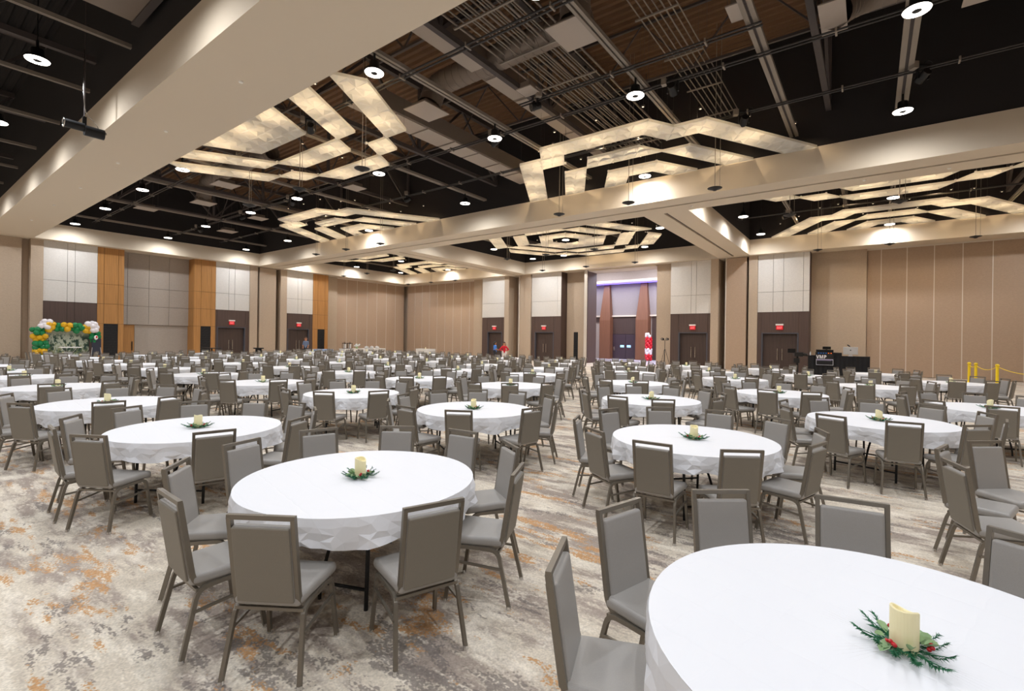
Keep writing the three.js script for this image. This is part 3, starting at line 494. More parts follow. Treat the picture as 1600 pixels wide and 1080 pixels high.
plate(-11.42, 9.1, -10.62, .95, 1.08, 'grey square plate under the bent round duct', true); plate(-5.65, 9.1, -9.9, 1.0, 1.08, 'big grey square plate near the top of the view', true); plate(-2.35, 9.1, -11.3, .48, .62, 'small pale square plate at the head of the strut'); plate(-8, 9.05, -11.35, .5, .5, 'small grey square plate by the conduits');
plate(-.75, 9.2, -12.9, .5, 1.3, 'tall grey plate left of the upper right lamp', true); plate(2.3, 9.2, -13.6, 1.6, 1.0, 'wide grey plate right of the upper right lamp', true); plate(-29.4, 9.1, -11, 1, 1, 'grey square plate above the left of the room', true); plate(-25.3, 9.2, -10.4, 1, 1, 'grey square plate before the far left lamps'); plate(-33.5, 9.1, -9.6, 1, 1, 'grey square plate toward the left wall'); plate(-20.4, 9.2, -14.3, .8, .8, 'grey square plate behind the left faceted band'); plate(-4.7, 9.1, -26.6, 1.2, .8, 'grey square plate right of the short beam'); plate(-36, 9.1, -15, 1, 1, 'grey square plate near the far left corner'); plate(-30.8, 9.2, -14.6, .9, .9, 'grey square plate over the left of the room by the pipes');
{ // flat duct with pale underside panels
  const t = thing('flat_duct', 'long flat duct with pale underside panels left of centre', 'duct', [0, 0, 0]); box('duct_body', t, M.duct, -13.85, -12.85, 9.49, 10.05, -19.1, -9.2);
  for (let z = -9.3; z > -19; z -= 1.4) box('underside_panel', t, M.plate, -13.8, -12.9, 9.45, 9.485, z - 1.3, z);
  const u = thing('flat_duct', 'flat dark duct at the top left left of the wide beam', 'duct', [0, 0, 0]); box('duct_body', u, M.duct, -14.1, -12.6, 9.3, 9.9, -3.8, 3); box('duct_flange', u, M.steel, -14.15, -12.55, 9.25, 9.95, -3.85, -3.7);
  const q = thing('flat_duct', 'flat grey duct crossing above the conduits', 'duct', [0, 0, 0]); box('duct_body', q, M.duct, -9.7, -9.0, 9.9, 10.4, -19.1, -6.1); for (let z = -6.6; z > -19; z -= 1.6) box('underside_panel', q, M.plate, -9.66, -9.04, 9.87, 9.9, z - 1.45, z);
}
{ // spotlight hanging by the wide beam
  const t = thing('hanging_spotlight', 'black cylindrical spotlight hanging on a cord before the wide beam', 'spotlight', [-16.3, 7.2, -3.3]);
  const tube = (a, b, r) => rodG(a, b, r, 18);
  mesh('barrel', tube(V(0, 0, .38), V(0, 0, -.02), .105), M.blackMetal, t); mesh('body', tube(V(0, -.06, -.02), V(0, -.06, -.42), .13), M.blackMetal, t); mesh('rim', new THREE.TorusGeometry(.105, .014, 6, 20), M.chrome, t).position.set(0, 0, .38);
  mesh('handle', new THREE.TorusGeometry(.07, .012, 6, 14, Math.PI), M.chrome, t).position.set(0, -.06, -.45); mesh('yoke', boxG(-.03, .03, .05, .28, -.06, .02), M.blackMetal, t);
  mesh('hanging_pole', tube(V(0, .28, -.02), V(0, 3.4, -.02), .014), M.steel, t);
  mesh('power_cable', new THREE.TubeGeometry(new THREE.CatmullRomCurve3([V(0, -.02, -.35), V(.03, .2, -.22), V(.02, .35, -.06), V(.03, .7, 0), V(.02, 2, 0)]), 20, .01, 5), M.chrome, t);
}

// ---------- banquet tables and chairs ----------
// chair, front toward -z, origin on the floor under the seat
function seatG() {
  const g = new RoundedBoxGeometry(.435, .07, .44, 3, .03), p = g.attributes.position;
  for (let i = 0; i < p.count; i++) { const x = p.getX(i), y = p.getY(i), z = p.getZ(i); p.setX(i, x * (1 - .12 * (z + .22) / .44)); if (y > 0) p.setY(i, y + .012 * Math.cos(x * 7) * Math.cos(z * 7)); }
  g.computeVertexNormals(); g.translate(0, .445, -.03); return g;
}
const LEAN = Math.atan(.075 / .5);
function backG() { const g = new RoundedBoxGeometry(.335, .445, .045, 3, .018), p = g.attributes.position; for (let i = 0; i < p.count; i++) { const z = p.getZ(i); if (z < 0) p.setZ(i, z - .012 * Math.cos(p.getX(i) * 8.5) * Math.cos(p.getY(i) * 6)); } g.computeVertexNormals(); g.translate(0, .222, 0); g.rotateX(LEAN); g.translate(0, .445, .172); return g; }
function backFrameG() {
  const up = s => sweepG(roundPath([V(s * .178, .4, -.05), V(s * .178, .4, .165), V(s * .18, .93, .247)], .09, 5), .024, .03);
  return merge(up(1), up(-1), sweepG([V(-.192, .93, .247), V(.192, .93, .247)], .026, .026, V(0, 1, 0)), sweepG([V(-.17, .43, .172), V(.17, .43, .172)], .02, .016, V(0, 1, 0)));
}
const legPath = (s, rear) => rear ? roundPath([V(s * .222, .012, .24), V(s * .196, .395, .15), V(s * .197, .402, 0)], .06, 4) : roundPath([V(s * .22, .012, -.235), V(s * .206, .408, -.175), V(s * .198, .402, 0)], .06, 4);
const legG = (s, rear) => sweepG(legPath(s, rear), .022, .026);
const braceG = s => sweepG([V(s * .213, .27, .178), V(s * .214, .3, -.19)], .014, .016);
const crossG = () => [sweepG([V(-.2, .385, .152), V(.2, .385, .152)], .018, .02, V(0, 1, 0)), sweepG([V(-.2, .395, -.12), V(.2, .395, -.12)], .02, .02, V(0, 1, 0))];
function rearG() { const g = new RoundedBoxGeometry(.325, .44, .02, 2, .008); g.translate(0, .22, .02); g.rotateX(LEAN); g.translate(0, .445, .172); return g; }
const glideG = (s, rear) => { const g = new THREE.CylinderGeometry(.014, .018, .024, 10); g.translate(s * (rear ? .222 : .22), .012, rear ? .241 : -.236); return g; };
const CG = { seat: seatG(), back: backG(), rear: rearG(), frame: backFrameG(), cross: crossG(), legs: [[1, 1], [-1, 1], [1, 0], [-1, 0]].map(([s, r]) => [legG(s, r), glideG(s, r)]), braces: [braceG(1), braceG(-1)] };
CG.allFrame = merge(CG.frame, ...CG.cross, ...CG.legs.map(l => l[0]), ...CG.braces); CG.allPad = merge(CG.seat, CG.back);
function chairProto(fine) {
  const g = new THREE.Group(); mesh('seat', CG.seat, M.vinyl, g); mesh('backrest', CG.back, M.vinyl, g); mesh('back_panel', CG.rear, M.backFabric, g); mesh('back_frame', CG.frame, M.chairFrame, g);
  for (const [l, gl] of CG.legs) { const m = mesh('leg', l, M.chairFrame, g); if (fine) mesh('glide', gl, M.chrome, m); }
  for (const b of CG.braces) mesh('stretcher', b, M.chairFrame, g);
  for (const c of CG.cross) mesh('cross_bar', c, M.chairFrame, g); return g;
}
const chairFine = chairProto(true), chairPlain = chairProto(false), chairFar = new THREE.Group();
mesh('seat', CG.seat, M.vinyl, chairFar); mesh('backrest', CG.back, M.vinyl, chairFar); mesh('back_panel', CG.rear, M.backFabric, chairFar); mesh('chair_frame', CG.allFrame, M.chairFrame, chairFar);
// table
function clothTopG(k) { const t = [], n = 72, R = .922, rings = [0, .3, .6, .86, R]; for (let r = 0; r < rings.length - 1; r++) for (let i = 0; i < n; i++) { const a = i / n * 2 * Math.PI, b = (i + 1) / n * 2 * Math.PI, q = (rad, th) => [rad * Math.cos(th), .765 + .0012 * Math.sin(th * 5 + rad * 9 + k), rad * Math.sin(th)]; t.push([q(rings[r], a), q(rings[r + 1], b), q(rings[r + 1], a)]); if (r) t.push([q(rings[r], a), q(rings[r], b), q(rings[r + 1], b)]); } const g = flatG(t), up = g.attributes.normal; for (let i = 0; i < up.count; i++) up.setXYZ(i, 0, 1, 0); metric(g); return g; }
function clothSkirtG(k) { // thin plastic skirt: crumpled flat folds
  const n = 84, rows = 4, P = []; let q = 977 * (k + 3); const r = () => { q = (q * 1664525 + 1013904223) >>> 0; return q / 4294967296; };
  const ph = Array.from({ length: 6 }, r);
  const drop = a => .2 + .018 * Math.sin(3 * a + ph[0] * 6) + .014 * Math.sin(7 * a + ph[1] * 6) + .01 * Math.sin(13 * a + ph[2] * 6);
  for (let j = 0; j <= rows; j++) { const row = []; for (let i = 0; i < n; i++) { const s = j / rows, ja = j && j < rows ? (r() - .5) * .05 : 0, a = i / n * 2 * Math.PI + ja * (j % 2 ? 1 : -1), f = Math.abs(((a * 17 / 2 / Math.PI + ph[3]) % 1 + 1) % 1 - .5) * 2, h = Math.abs(((a * 11 / 2 / Math.PI + ph[4]) % 1 + 1) % 1 - .5) * 2; const R = .922 + (j === 0 ? 0 : .012) + s * (.05 * (f - .45) + .035 * (h - .5) + (j ? (r() - .5) * .03 : 0)); row.push([R * Math.cos(a), .765 - (j === 0 ? 0 : drop(a) * (s * .97 + .03) + (j < rows ? (r() - .5) * .02 : 0)), R * Math.sin(a)]); } P.push(row); }
  const t = []; for (let j = 0; j < rows; j++) for (let i = 0; i < n; i++) { const e = (i + 1) % n, A = P[j][i], Bq = P[j][e], C = P[j + 1][e], D = P[j + 1][i]; if ((i + j) % 2) t.push([A, Bq, C], [A, C, D]); else t.push([A, Bq, D], [Bq, C, D]); }
  return flatG(t);
}
const clothTops = [0, 1, 2].map(clothTopG), clothSkirts = [0, 1, 2, 3, 4].map(clothSkirtG);
const tableG = {
  top: (() => { const g = new THREE.CylinderGeometry(.905, .905, .025, 48); g.translate(0, .748, 0); return g; })(),
  leg: (x, z) => rodG(V(x, 0, z), V(x, .735, z * .94), .015, 8),
  bar: (s, y, z) => rodG(V(-.38, y, s * z), V(.38, y, s * z), .012, 6),
  brace: s => new THREE.TubeGeometry(new THREE.CatmullRomCurve3([V(0, .72, s * .06), V(0, .6, s * .18), V(0, .4, s * .36), V(0, .12, s * .49), V(0, .02, s * .5)]), 14, .014, 6),
};
const tableParts = [['tabletop', tableG.top, M.tableTop], ...[[-.38, .5], [.38, .5], [-.38, -.5], [.38, -.5]].map(([x, z]) => ['leg', tableG.leg(x, z), M.blackMetal]), ...[1, -1].flatMap(s => [['cross_bar', tableG.bar(s, .14, .495), M.blackMetal], ['cross_bar', tableG.bar(s, .68, .475), M.blackMetal], ['brace', tableG.brace(s), M.blackMetal]])];
// candle and wreath
const candleG = (() => { // flameless candle with a melted, tilted rim
  const n = 28, t = [], ro = .045, ri = .036, rim = a => .15 + .013 * Math.cos(a - 2.3) + .006 * Math.sin(2 * a), P = (r, a, y) => [r * Math.cos(a), y, r * Math.sin(a)];
  for (let i = 0; i < n; i++) { const a = i / n * 2 * Math.PI, b = (i + 1) / n * 2 * Math.PI; const quad = (p, q, r, s) => t.push([p, q, r], [p, r, s]);
    quad(P(ro, a, 0), P(ro, a, rim(a) - .004), P(ro, b, rim(b) - .004), P(ro, b, 0)); quad(P(ro, a, rim(a) - .004), P(ro - .004, a, rim(a)), P(ro - .004, b, rim(b)), P(ro, b, rim(b) - .004)); quad(P(ro - .004, a, rim(a)), P(ri, a, rim(a) - .003), P(ri, b, rim(b) - .003), P(ro - .004, b, rim(b))); quad(P(ri, a, rim(a) - .003), P(ri - .004, a, .127), P(ri - .004, b, .127), P(ri, b, rim(b) - .003)); t.push([P(0, 0, .125), P(ri - .004, b, .127), P(ri - .004, a, .127)]); }
  return flatG(t);
})();
const wickG = (() => { const g = new THREE.SphereGeometry(.006, 8, 6); g.scale(1, 2, 1); g.translate(0, .134, 0); return g; })();
function sprigG(len, seedTurn) { // pine twig lying on the cloth with needles all round
  const t = [], y0 = .012;
  for (let i = 0; i < 46; i++) { const s = i / 45, x = s * len, lift = y0 + .03 * s * s + .006 * Math.sin(s * 8), L_ = .028 * (1 - .45 * s), a = rr(0, 6.28), f = rr(.5, 1); const tip = [x + L_ * f, lift + L_ * Math.sin(a) * .55 + .004, L_ * Math.cos(a)]; t.push([[x, lift - .0022, -.0022], [x, lift + .0022, .0022], tip]); t.push([[x, lift, .003], [x, lift, -.003], [tip[0], Math.max(.004, lift - (tip[1] - lift) * .6), -tip[2]]]); }
  return merge(flatG(t), rodG(V(.02, y0, 0), V(len, y0 + .03, 0), .0025, 4, .0012));
}
const leafG = (() => { const t = [], n = 10; for (let i = 0; i < n; i++) { const P = k => { const a = k / n * 2 * Math.PI; return [.02 + .02 * Math.cos(a), .006 + .012 * Math.abs(Math.sin(a)), .016 * Math.sin(a)]; }; t.push([[.02, .002, 0], P(i + 1), P(i)]); } return flatG(t); })();
const sprigs = [.1, .115, .13, .09, .11].map((l, i) => sprigG(l, i)), berryG = new THREE.IcosahedronGeometry(.0085, 1);
function wreathProto(n) {
  const g = new THREE.Group(); let k = 0;
  for (let i = 0; i < n; i++) { const a = i / n * 6.283 + rr(-.25, .25), m = mesh('pine_sprig', sprigs[i % 5], M.pine, g); m.rotation.y = a; m.position.set(.038 * Math.cos(a), 0, -.038 * Math.sin(a)); const s = Math.abs(Math.cos(a - 2.5)) * .4 + .75; m.scale.set(s, 1, 1); }
  for (let i = 0; i < n; i++) { const a = rr(0, 6.283), m = mesh('pale_leaf', leafG, M.leafPale, g); m.rotation.set(rr(-.5, .5), a, rr(.1, .7)); const r = rr(.04, .085); m.position.set(r * Math.cos(a), .016 + rr(0, .012), -r * Math.sin(a)); m.scale.setScalar(rr(.8, 1.25)); }
  for (const a0 of [.4, 2.6, 4.4]) for (let i = 0; i < 4; i++) { const a = a0 + rr(-.25, .25), r = rr(.055, .085), m = mesh('red_berry', berryG, M.berry, g); m.position.set(r * Math.cos(a), .028 + rr(0, .016), -r * Math.sin(a)); }
  return g;
}
const wreathFine = wreathProto(13);
const wreathFar = (() => { const g = new THREE.Group(), pick = (name, mat) => { const list = []; wreathFine.children.filter(c => c.name === name).forEach((c, i) => { if (name === 'pine_sprig' && i % 2) return; c.updateMatrix(); list.push(c.geometry.clone().applyMatrix4(c.matrix)); }); mesh(name + '_ring', merge(list), mat, g); }; pick('pine_sprig', M.pine); pick('pale_leaf', M.leafPale); return g; })();

const ROWZ = [-2.42, -5.88, -9.2, -12.45, -16.05, -19.4, -22.75];
const FIX = { // measured centres and chair bearings (degrees about the table, 0 = +x, 90 = +z)
  '0,0': [.1, -2.37, [159, 194, 228.5, 263, 297.5, 331, 4, 38, 75, 112]], '0,1': [-3.35, -2.44, [131.4, 166, 200.7, 234.3, 263.1, 294.6, 338.5, 17.5, 59.5, 92]], '0,2': [-6.66, -2.47, [14.9, 66.4, 104, 133, 168, 200, 230, 262, 292, 322.5]], '0,3': [-10.08, -2.41], '0,4': [-13.8, -2.45], '0,5': [-17.4, -2.42],
  '1,1': [-1.68, -5.86, [14.7, 63, 92, 122, 152, 199.4, 238.7, 265.9, 301.6, 336]], '1,2': [-5.15, -5.93, [58, 12, 297, 330, 95, 130, 165, 200, 232, 265]], '1,3': [-8.45, -5.93, [55.6, 15, 95, 130, 168, 203, 236, 268, 300, 335]], '1,4': [-11.9, -5.85], '2,0': [.12, -9.07, [112.6, 77.9, 47.5, 10, 335, 300, 265, 232, 190, 150]], '2,1': [-3.43, -9.15], '2,2': [-7.1, -9.5], '2,3': [-10.1, -9.26], '2,4': [-13.43, -9.25], '3,0': [1.78, -12.2], '3,1': [-1.62, -12.35], '3,2': [-5.14, -12.4], '3,3': [-8.8, -12.9], '3,4': [-11.8, -12.6], '4,1': [-3.35, -16.0], '4,2': [-6.9, -16.3], '5,0': [1.95, -19.4], '5,2': [-4.95, -19.2], '5,3': [-8.4, -19.4],
};
const BASE = [15, 58, 94, 130, 166, 200, 233, 265, 298, 335];
const ROWN = ['front row', 'second row', 'third row', 'fourth row', 'fifth row', 'sixth row', 'last row'];
function spread(b) { b.sort((p, q) => p - q); for (let it = 0; it < 60; it++) for (let i = 0; i < b.length; i++) { const j = (i + 1) % b.length, gap = b[j] + (j ? 0 : 360) - b[i]; if (gap < 34.2) { const m = (34.2 - gap) / 2; b[i] -= m; b[j] += m; } } }
const chairs = [], HOURS = ['twelve', 'one', 'two', 'three', 'four', 'five', 'six', 'seven', 'eight', 'nine', 'ten', 'eleven'];
ROWZ.forEach((z0, r) => {
  let shown = 0;
  for (let k = 0; k < 11; k++) {
    const fix = FIX[`${r},${k}`], x = fix ? fix[0] : (r % 2 ? 1.76 : .1) - 3.42 * k + rr(-.1, .1), z = fix ? fix[1] : z0 + rr(-.1, .1);
    if (x < -33.2) continue;
    const turn = rr(0, 360), bearings = fix?.[2] || BASE.map(a => a + rr(-6, 6)), far = Math.hypot(x, z);
    spread(bearings);
    const p = onFilm(x, .76, z), w = p ? FOCAL * 1.0 / p[2] : 0;
    const seen = p && p[0] > -w && p[0] < 1600 + w, which = seen && p[0] - w * .93 < 1600 ? `${ORD[shown]} table from the right, ${ROWN[r]}` : `table just past the right edge, ${ROWN[r]}`;
    if (seen) {
      const t = thing('round_table', `round folding banquet table with black legs, ${which}`, 'table', [x, 0, z], turn, 'round folding tables');
      for (const [n, g, m] of tableParts) mesh(n, g, m, t);
      const c = thing('tablecloth', `white plastic cloth draped over ${which}`, 'tablecloth', [x, 0, z], rr(0, 6.28), 'white round tablecloths');
      mesh('cloth_top', clothTops[Math.floor(rnd() * 3)], M.clothTop, c); mesh('cloth_skirt', clothSkirts[Math.floor(rnd() * 5)], M.cloth, c);
      const at = [x + rr(-.03, .03), .7665, z + rr(-.03, .03)];
      if (p[0] > -5 && p[0] < 1605) {
        const ca = thing('pillar_candle', `ivory pillar candle on ${which}`, 'candle', at, r === 0 && k === 0 ? .35 : rr(0, 6.28), 'ivory candles in the table centres'); mesh('wax', candleG, M.candle, ca); if (far < 12) mesh('wick_tip', wickG, M.candle, ca);
        const wr = (far < 13 ? wreathFine : wreathFar).clone(); wr.name = numbered('greenery_wreath'); wr.position.set(...at); wr.rotation.y = r === 0 && k === 0 ? -.35 : rr(0, 6.28); scene.add(wr); tag(wr, `pine and berry wreath round the candle on ${which}`, 'wreath', 'green wreaths round the candles');
      }
      if (p[0] - w * .93 < 1600) shown++;
    }
    for (const b of bearings) {
      const a = b * Math.PI / 180, rad = 1.085 + rr(-.03, .035) + (fix ? .01 : 0), cx = x + rad * Math.cos(a), cz = z + rad * Math.sin(a);
      const q = onFilm(cx, .5, cz); if (!q || q[2] < .7) continue; const m = FOCAL * .42 / q[2]; if (q[0] < -m || q[0] > 1600 + m || q[1] - FOCAL * .45 / q[2] > 1085) continue;
      // bearing as seen from the camera: twelve o'clock points away from it
      const v = Math.atan2(-x, -z), cl = ((Math.atan2(Math.cos(a), Math.sin(a)) - v) * 180 / Math.PI + 360 + 180) % 360, hh = Math.round((360 - cl) % 360 / 15) % 24;
      const hour = HOURS[Math.floor(hh / 2)] + (hh % 2 ? ' thirty' : " o'clock");
      chairs.push({ d: Math.hypot(cx, cz), x: cx, z: cz, turn: Math.PI / 2 - a + rr(-.06, .06), label: `grey banquet chair at ${hour} of ${which}` });
    }
  }
});
chairs.sort((a, b) => a.d - b.d);
const single = chairs.slice(0, 300), rest = chairs.slice(300);
for (const c of single) {
  const g = (c.d < 9 ? chairFine : c.d < 15 ? chairPlain : chairFar).clone(); g.name = numbered('banquet_chair'); g.position.set(c.x, 0, c.z); g.rotation.y = c.turn; scene.add(g);
  tag(g, c.label, 'chair', 'grey banquet chairs round the tables');
}
{
  const g = new THREE.Group(); g.name = 'distant_banquet_chairs'; scene.add(g); tag(g, 'rows of small distant grey banquet chairs toward the far walls', 'chairs', null, 'stuff');
  for (const [n, geo, m] of [['chair_frames', CG.allFrame, M.chairFrame], ['chair_pads', CG.allPad, M.vinyl], ['chair_back_panels', CG.rear, M.backFabric]]) {
    const im = new THREE.InstancedMesh(geo, m, rest.length); im.name = n; im.castShadow = im.receiveShadow = true; g.add(im); const o = new THREE.Object3D();
    rest.forEach((c, i) => { o.position.set(c.x, 0, c.z); o.rotation.y = c.turn; o.updateMatrix(); im.setMatrixAt(i, o.matrix); });
  }
}

// ---------- equipment desk against the back wall ----------
const wavy = (w, d, h, amp, n) => { // cloth-covered block with pleated sides, standing on the floor
  const s = new THREE.Shape(), P = []; const edge = (ax, az, bx, bz) => { const len = Math.hypot(bx - ax, bz - az), k = Math.max(2, Math.round(len * n)); for (let i = 0; i < k * 4; i++) { const t = i / (k * 4), o = amp * Math.sin(t * k * 6.283); P.push([ax + (bx - ax) * t + o * (bz - az) / len, az + (bz - az) * t - o * (bx - ax) / len]); } };
  edge(-w / 2, -d / 2, w / 2, -d / 2); edge(w / 2, -d / 2, w / 2, d / 2); edge(w / 2, d / 2, -w / 2, d / 2); edge(-w / 2, d / 2, -w / 2, -d / 2);
  P.forEach((p, i) => i ? s.lineTo(...p) : s.moveTo(...p)); const g = new THREE.ExtrudeGeometry(s, { depth: h, bevelEnabled: false }); g.rotateX(-Math.PI / 2); return g;
};
function draped(name, label, x, z, w, d, h, mat, cat = 'table', turn = 0) {
  const t = thing(name, label, cat, [x, 0, z], turn); mesh('skirt', wavy(w - .04, d - .04, h - .02, .018, 5), mat, t); box('top_cloth', t, mat, -w / 2, w / 2, h - .025, h, -d / 2, d / 2); return t;
}
M.blackCloth = std(0x16161a, .85); M.screen = std(0x0b0b0d, .2); M.silver = std(0xcfd0d2, .3, { metalness: .5 }); M.whiteCloth = std(0xe9e7e4, .8);
draped('equipment_desk', 'tall black draped equipment desk before the tan wall', -1.45, -32.9, 2.9, .8, 1.18, M.blackCloth, 'desk');
{
  const s = thing('logo_sign', 'black VMP sign panel on the desk front', 'sign', [-2.07, .62, -32.46]); s.userData.label = 'black panel with white capital letters on the desk front';
  box('board', s, M.blackMetal, -.44, .44, 0, .68, -.02, .012);
  const f = mesh('print', new THREE.PlaneGeometry(.86, .66), std(0xffffff, .5, { map: canvasTex(344, 264, (c, w, h) => { c.fillStyle = '#0c0c10'; c.fillRect(0, 0, w, h); c.fillStyle = '#f2f2f4'; c.font = 'bold 108px sans-serif'; c.textBaseline = 'alphabetic'; c.fillText('VMP', 10, 106, 200); c.fillStyle = '#a79bc9'; c.fillRect(12, 128, w - 24, 12); c.fillStyle = '#8d88a0'; c.fillRect(12, 148, w - 60, 8); c.strokeStyle = '#c9c9d2'; c.lineWidth = 7; c.strokeRect(12, 124, w - 24, 128); }) }), s); f.position.set(0, .34, .015);
}
{
  const m = thing('desktop_computer', 'silver all-in-one computer seen from behind on the black desk', 'computer', [-.88, 1.18, -32.75]);
  const g = new RoundedBoxGeometry(.68, .42, .03, 3, .014); g.translate(0, .31, 0); mesh('screen_shell', g, M.silver, m); mesh('stand', merge(boxG(-.09, .09, 0, .2, -.05, -.02), boxG(-.11, .11, 0, .012, -.12, .08)), M.silver, m);
  const e = new THREE.CylinderGeometry(.032, .032, .004, 20); e.rotateX(Math.PI / 2); e.translate(0, .34, .017); mesh('emblem', e, M.blackMetal, m);
  const k = thing('mixing_console', 'black mixing console with coloured lights behind the sign panel', 'console', [-2.1, 1.18, -32.8]);
  box('console_body', k, M.blackMetal, -.42, .42, 0, .2, -.25, .25); box('raised_bridge', k, M.blackMetal, -.42, .42, .2, .34, -.25, -.1);
  for (let i = 0; i < 6; i++) mesh('indicator', boxG(-.3 + i * .12, -.24 + i * .12, .12, .17, .25, .256), i > 3 ? M.ledO ??= new THREE.MeshStandardMaterial({ color: 0x803010, emissive: 0xff7a30, emissiveIntensity: .8 }) : M.ledB ??= new THREE.MeshStandardMaterial({ color: 0x10305a, emissive: 0x3c7cc8, emissiveIntensity: .5 }), k);
  const n = thing('small_monitor', 'small black monitor on a pole above the mixing console', 'monitor', [-2.0, 1.52, -32.85]); box('panel', n, M.screen, -.2, .2, .02, .18, -.03, .02); mesh('pole', rodG(V(0, -.34, -.1), V(0, .05, -.03), .02), M.blackMetal, n);
  const l = thing('rack_case', 'low black equipment case between console and computer', 'case', [-1.48, 1.18, -32.85]); box('case_body', l, M.blackMetal, -.2, .2, 0, .17, -.2, .2); box('case_lid', l, M.steel, -.2, .2, .17, .19, -.2, .2);
  const mic = thing('desk_microphone', 'black gooseneck microphone behind the silver computer', 'microphone', [-.9, 1.18, -33.0]); mesh('neck', new THREE.TubeGeometry(new THREE.CatmullRomCurve3([V(.05, 0, 0), V(.06, .4, 0), V(-.02, .55, 0)]), 12, .01, 6), M.blackMetal, mic); mesh('head', rodG(V(-.02, .55, 0), V(-.14, .64, 0), .03, 8), M.blackMetal, mic); mesh('foot', rodG(V(.05, 0, 0), V(.05, .03, 0), .07, 12), M.blackMetal, mic);
  const v = thing('video_camera', 'black video camera on a pedestal left of the desk', 'camera', [-3.42, 0, -32.5]);
  mesh('pedestal', merge(rodG(V(0, 0, 0), V(0, 1.1, 0), .05, 10), rodG(V(0, 0, 0), V(.4, .02, .2), .03), rodG(V(0, 0, 0), V(-.4, .02, .2), .03), rodG(V(0, 0, 0), V(0, .02, -.4), .03)), M.blackMetal, v);
  box('camera_body', v, M.blackMetal, -.12, .3, 1.1, 1.34, -.12, .12); mesh('lens', rodG(V(.3, 1.22, 0), V(.52, 1.2, 0), .08, 12), M.blackMetal, v); box('viewfinder', v, M.screen, -.48, -.08, 1.3, 1.54, -.05, .05); box('battery', v, M.steel, -.22, -.12, 1.12, 1.3, -.08, .08);
  box('control_pack', v, M.blackMetal, -.16, .12, .72, 1.0, -.1, .1);
  const b = thing('water_bottle', 'small clear water bottle on the left end of the desk', 'bottle', [-2.78, 1.18, -32.7]); mesh('bottle', new THREE.LatheGeometry([[0, 0], [.035, 0], [.035, .15], [.014, .19], [.014, .21], [0, .21]].map(q => new THREE.Vector2(...q)), 14), std(0xdfe9f0, .15), b); mesh('cap', rodG(V(0, .21, 0), V(0, .235, 0), .016, 10), M.whiteCloth, b);
}
{
  const t = thing('tripod_stand', 'tall black tripod with two small heads beside the lobby opening', 'tripod', [-11.6, 0, -33.6]);
  mesh('column', rodG(V(0, .3, 0), V(0, 1.95, 0), .018), M.blackMetal, t); for (const a of [0, 2.1, 4.2]) mesh('leg', rodG(V(.03 * Math.cos(a), 1.3, .03 * Math.sin(a)), V(.42 * Math.cos(a), 0, .42 * Math.sin(a)), .014), M.blackMetal, t);
  mesh('cross_arm', rodG(V(-.2, 1.95, 0), V(.2, 1.95, 0), .014), M.blackMetal, t); for (const s of [-1, 1]) { const h = rodG(V(s * .17, 2.02, -.1), V(s * .17, 2.02, .12), .085, 14); const m = mesh('head', h, M.blackMetal, t); mesh('lens', rodG(V(s * .17, 2.02, .12), V(s * .17, 2.02, .125), .06, 12), M.chrome, m); }
}
{
  M.yellow = std(0xffdf28, .45);
  const P = [[3.98, -33.0, 'left'], [4.12, -32.2, 'middle'], [4.68, -31.0, 'right'], [6.4, -29.9, 'outermost']];
  for (const [x, z, w] of P) { const t = thing('stanchion_post', `yellow plastic stanchion post by the back partition, ${w} one`, 'post', [x, 0, z], 0, 'yellow stanchion posts'); mesh('base', new THREE.LatheGeometry([[0, 0], [.24, 0], [.23, .03], [.07, .07], [0, .07]].map(q => new THREE.Vector2(...q)), 24), M.yellow, t); mesh('post', rodG(V(0, .05, 0), V(0, .98, 0), .055, 16), M.yellow, t); mesh('cap', new THREE.LatheGeometry([[0, .94], [.072, .94], [.075, 1.0], [.05, 1.04], [0, 1.05]].map(q => new THREE.Vector2(...q)), 20), M.yellow, t); }
  for (let i = 0; i < 3; i++) { const [a, b] = [P[i], P[i + 1]], len = Math.hypot(b[0] - a[0], b[1] - a[1]), pts = []; for (let k = 0; k <= 12; k++) { const s = k / 12; pts.push(V(a[0] + (b[0] - a[0]) * s, .93 - .55 * s * (1 - s) * len, a[1] + (b[1] - a[1]) * s)); } tag(mesh('barrier_chain', new THREE.TubeGeometry(new THREE.CatmullRomCurve3(pts), 30, .014, 6), M.yellow), `yellow plastic chain hanging between ${['left and middle', 'middle and right', 'right and outermost'][i]} yellow posts`, 'chain', 'yellow chains'); }
}
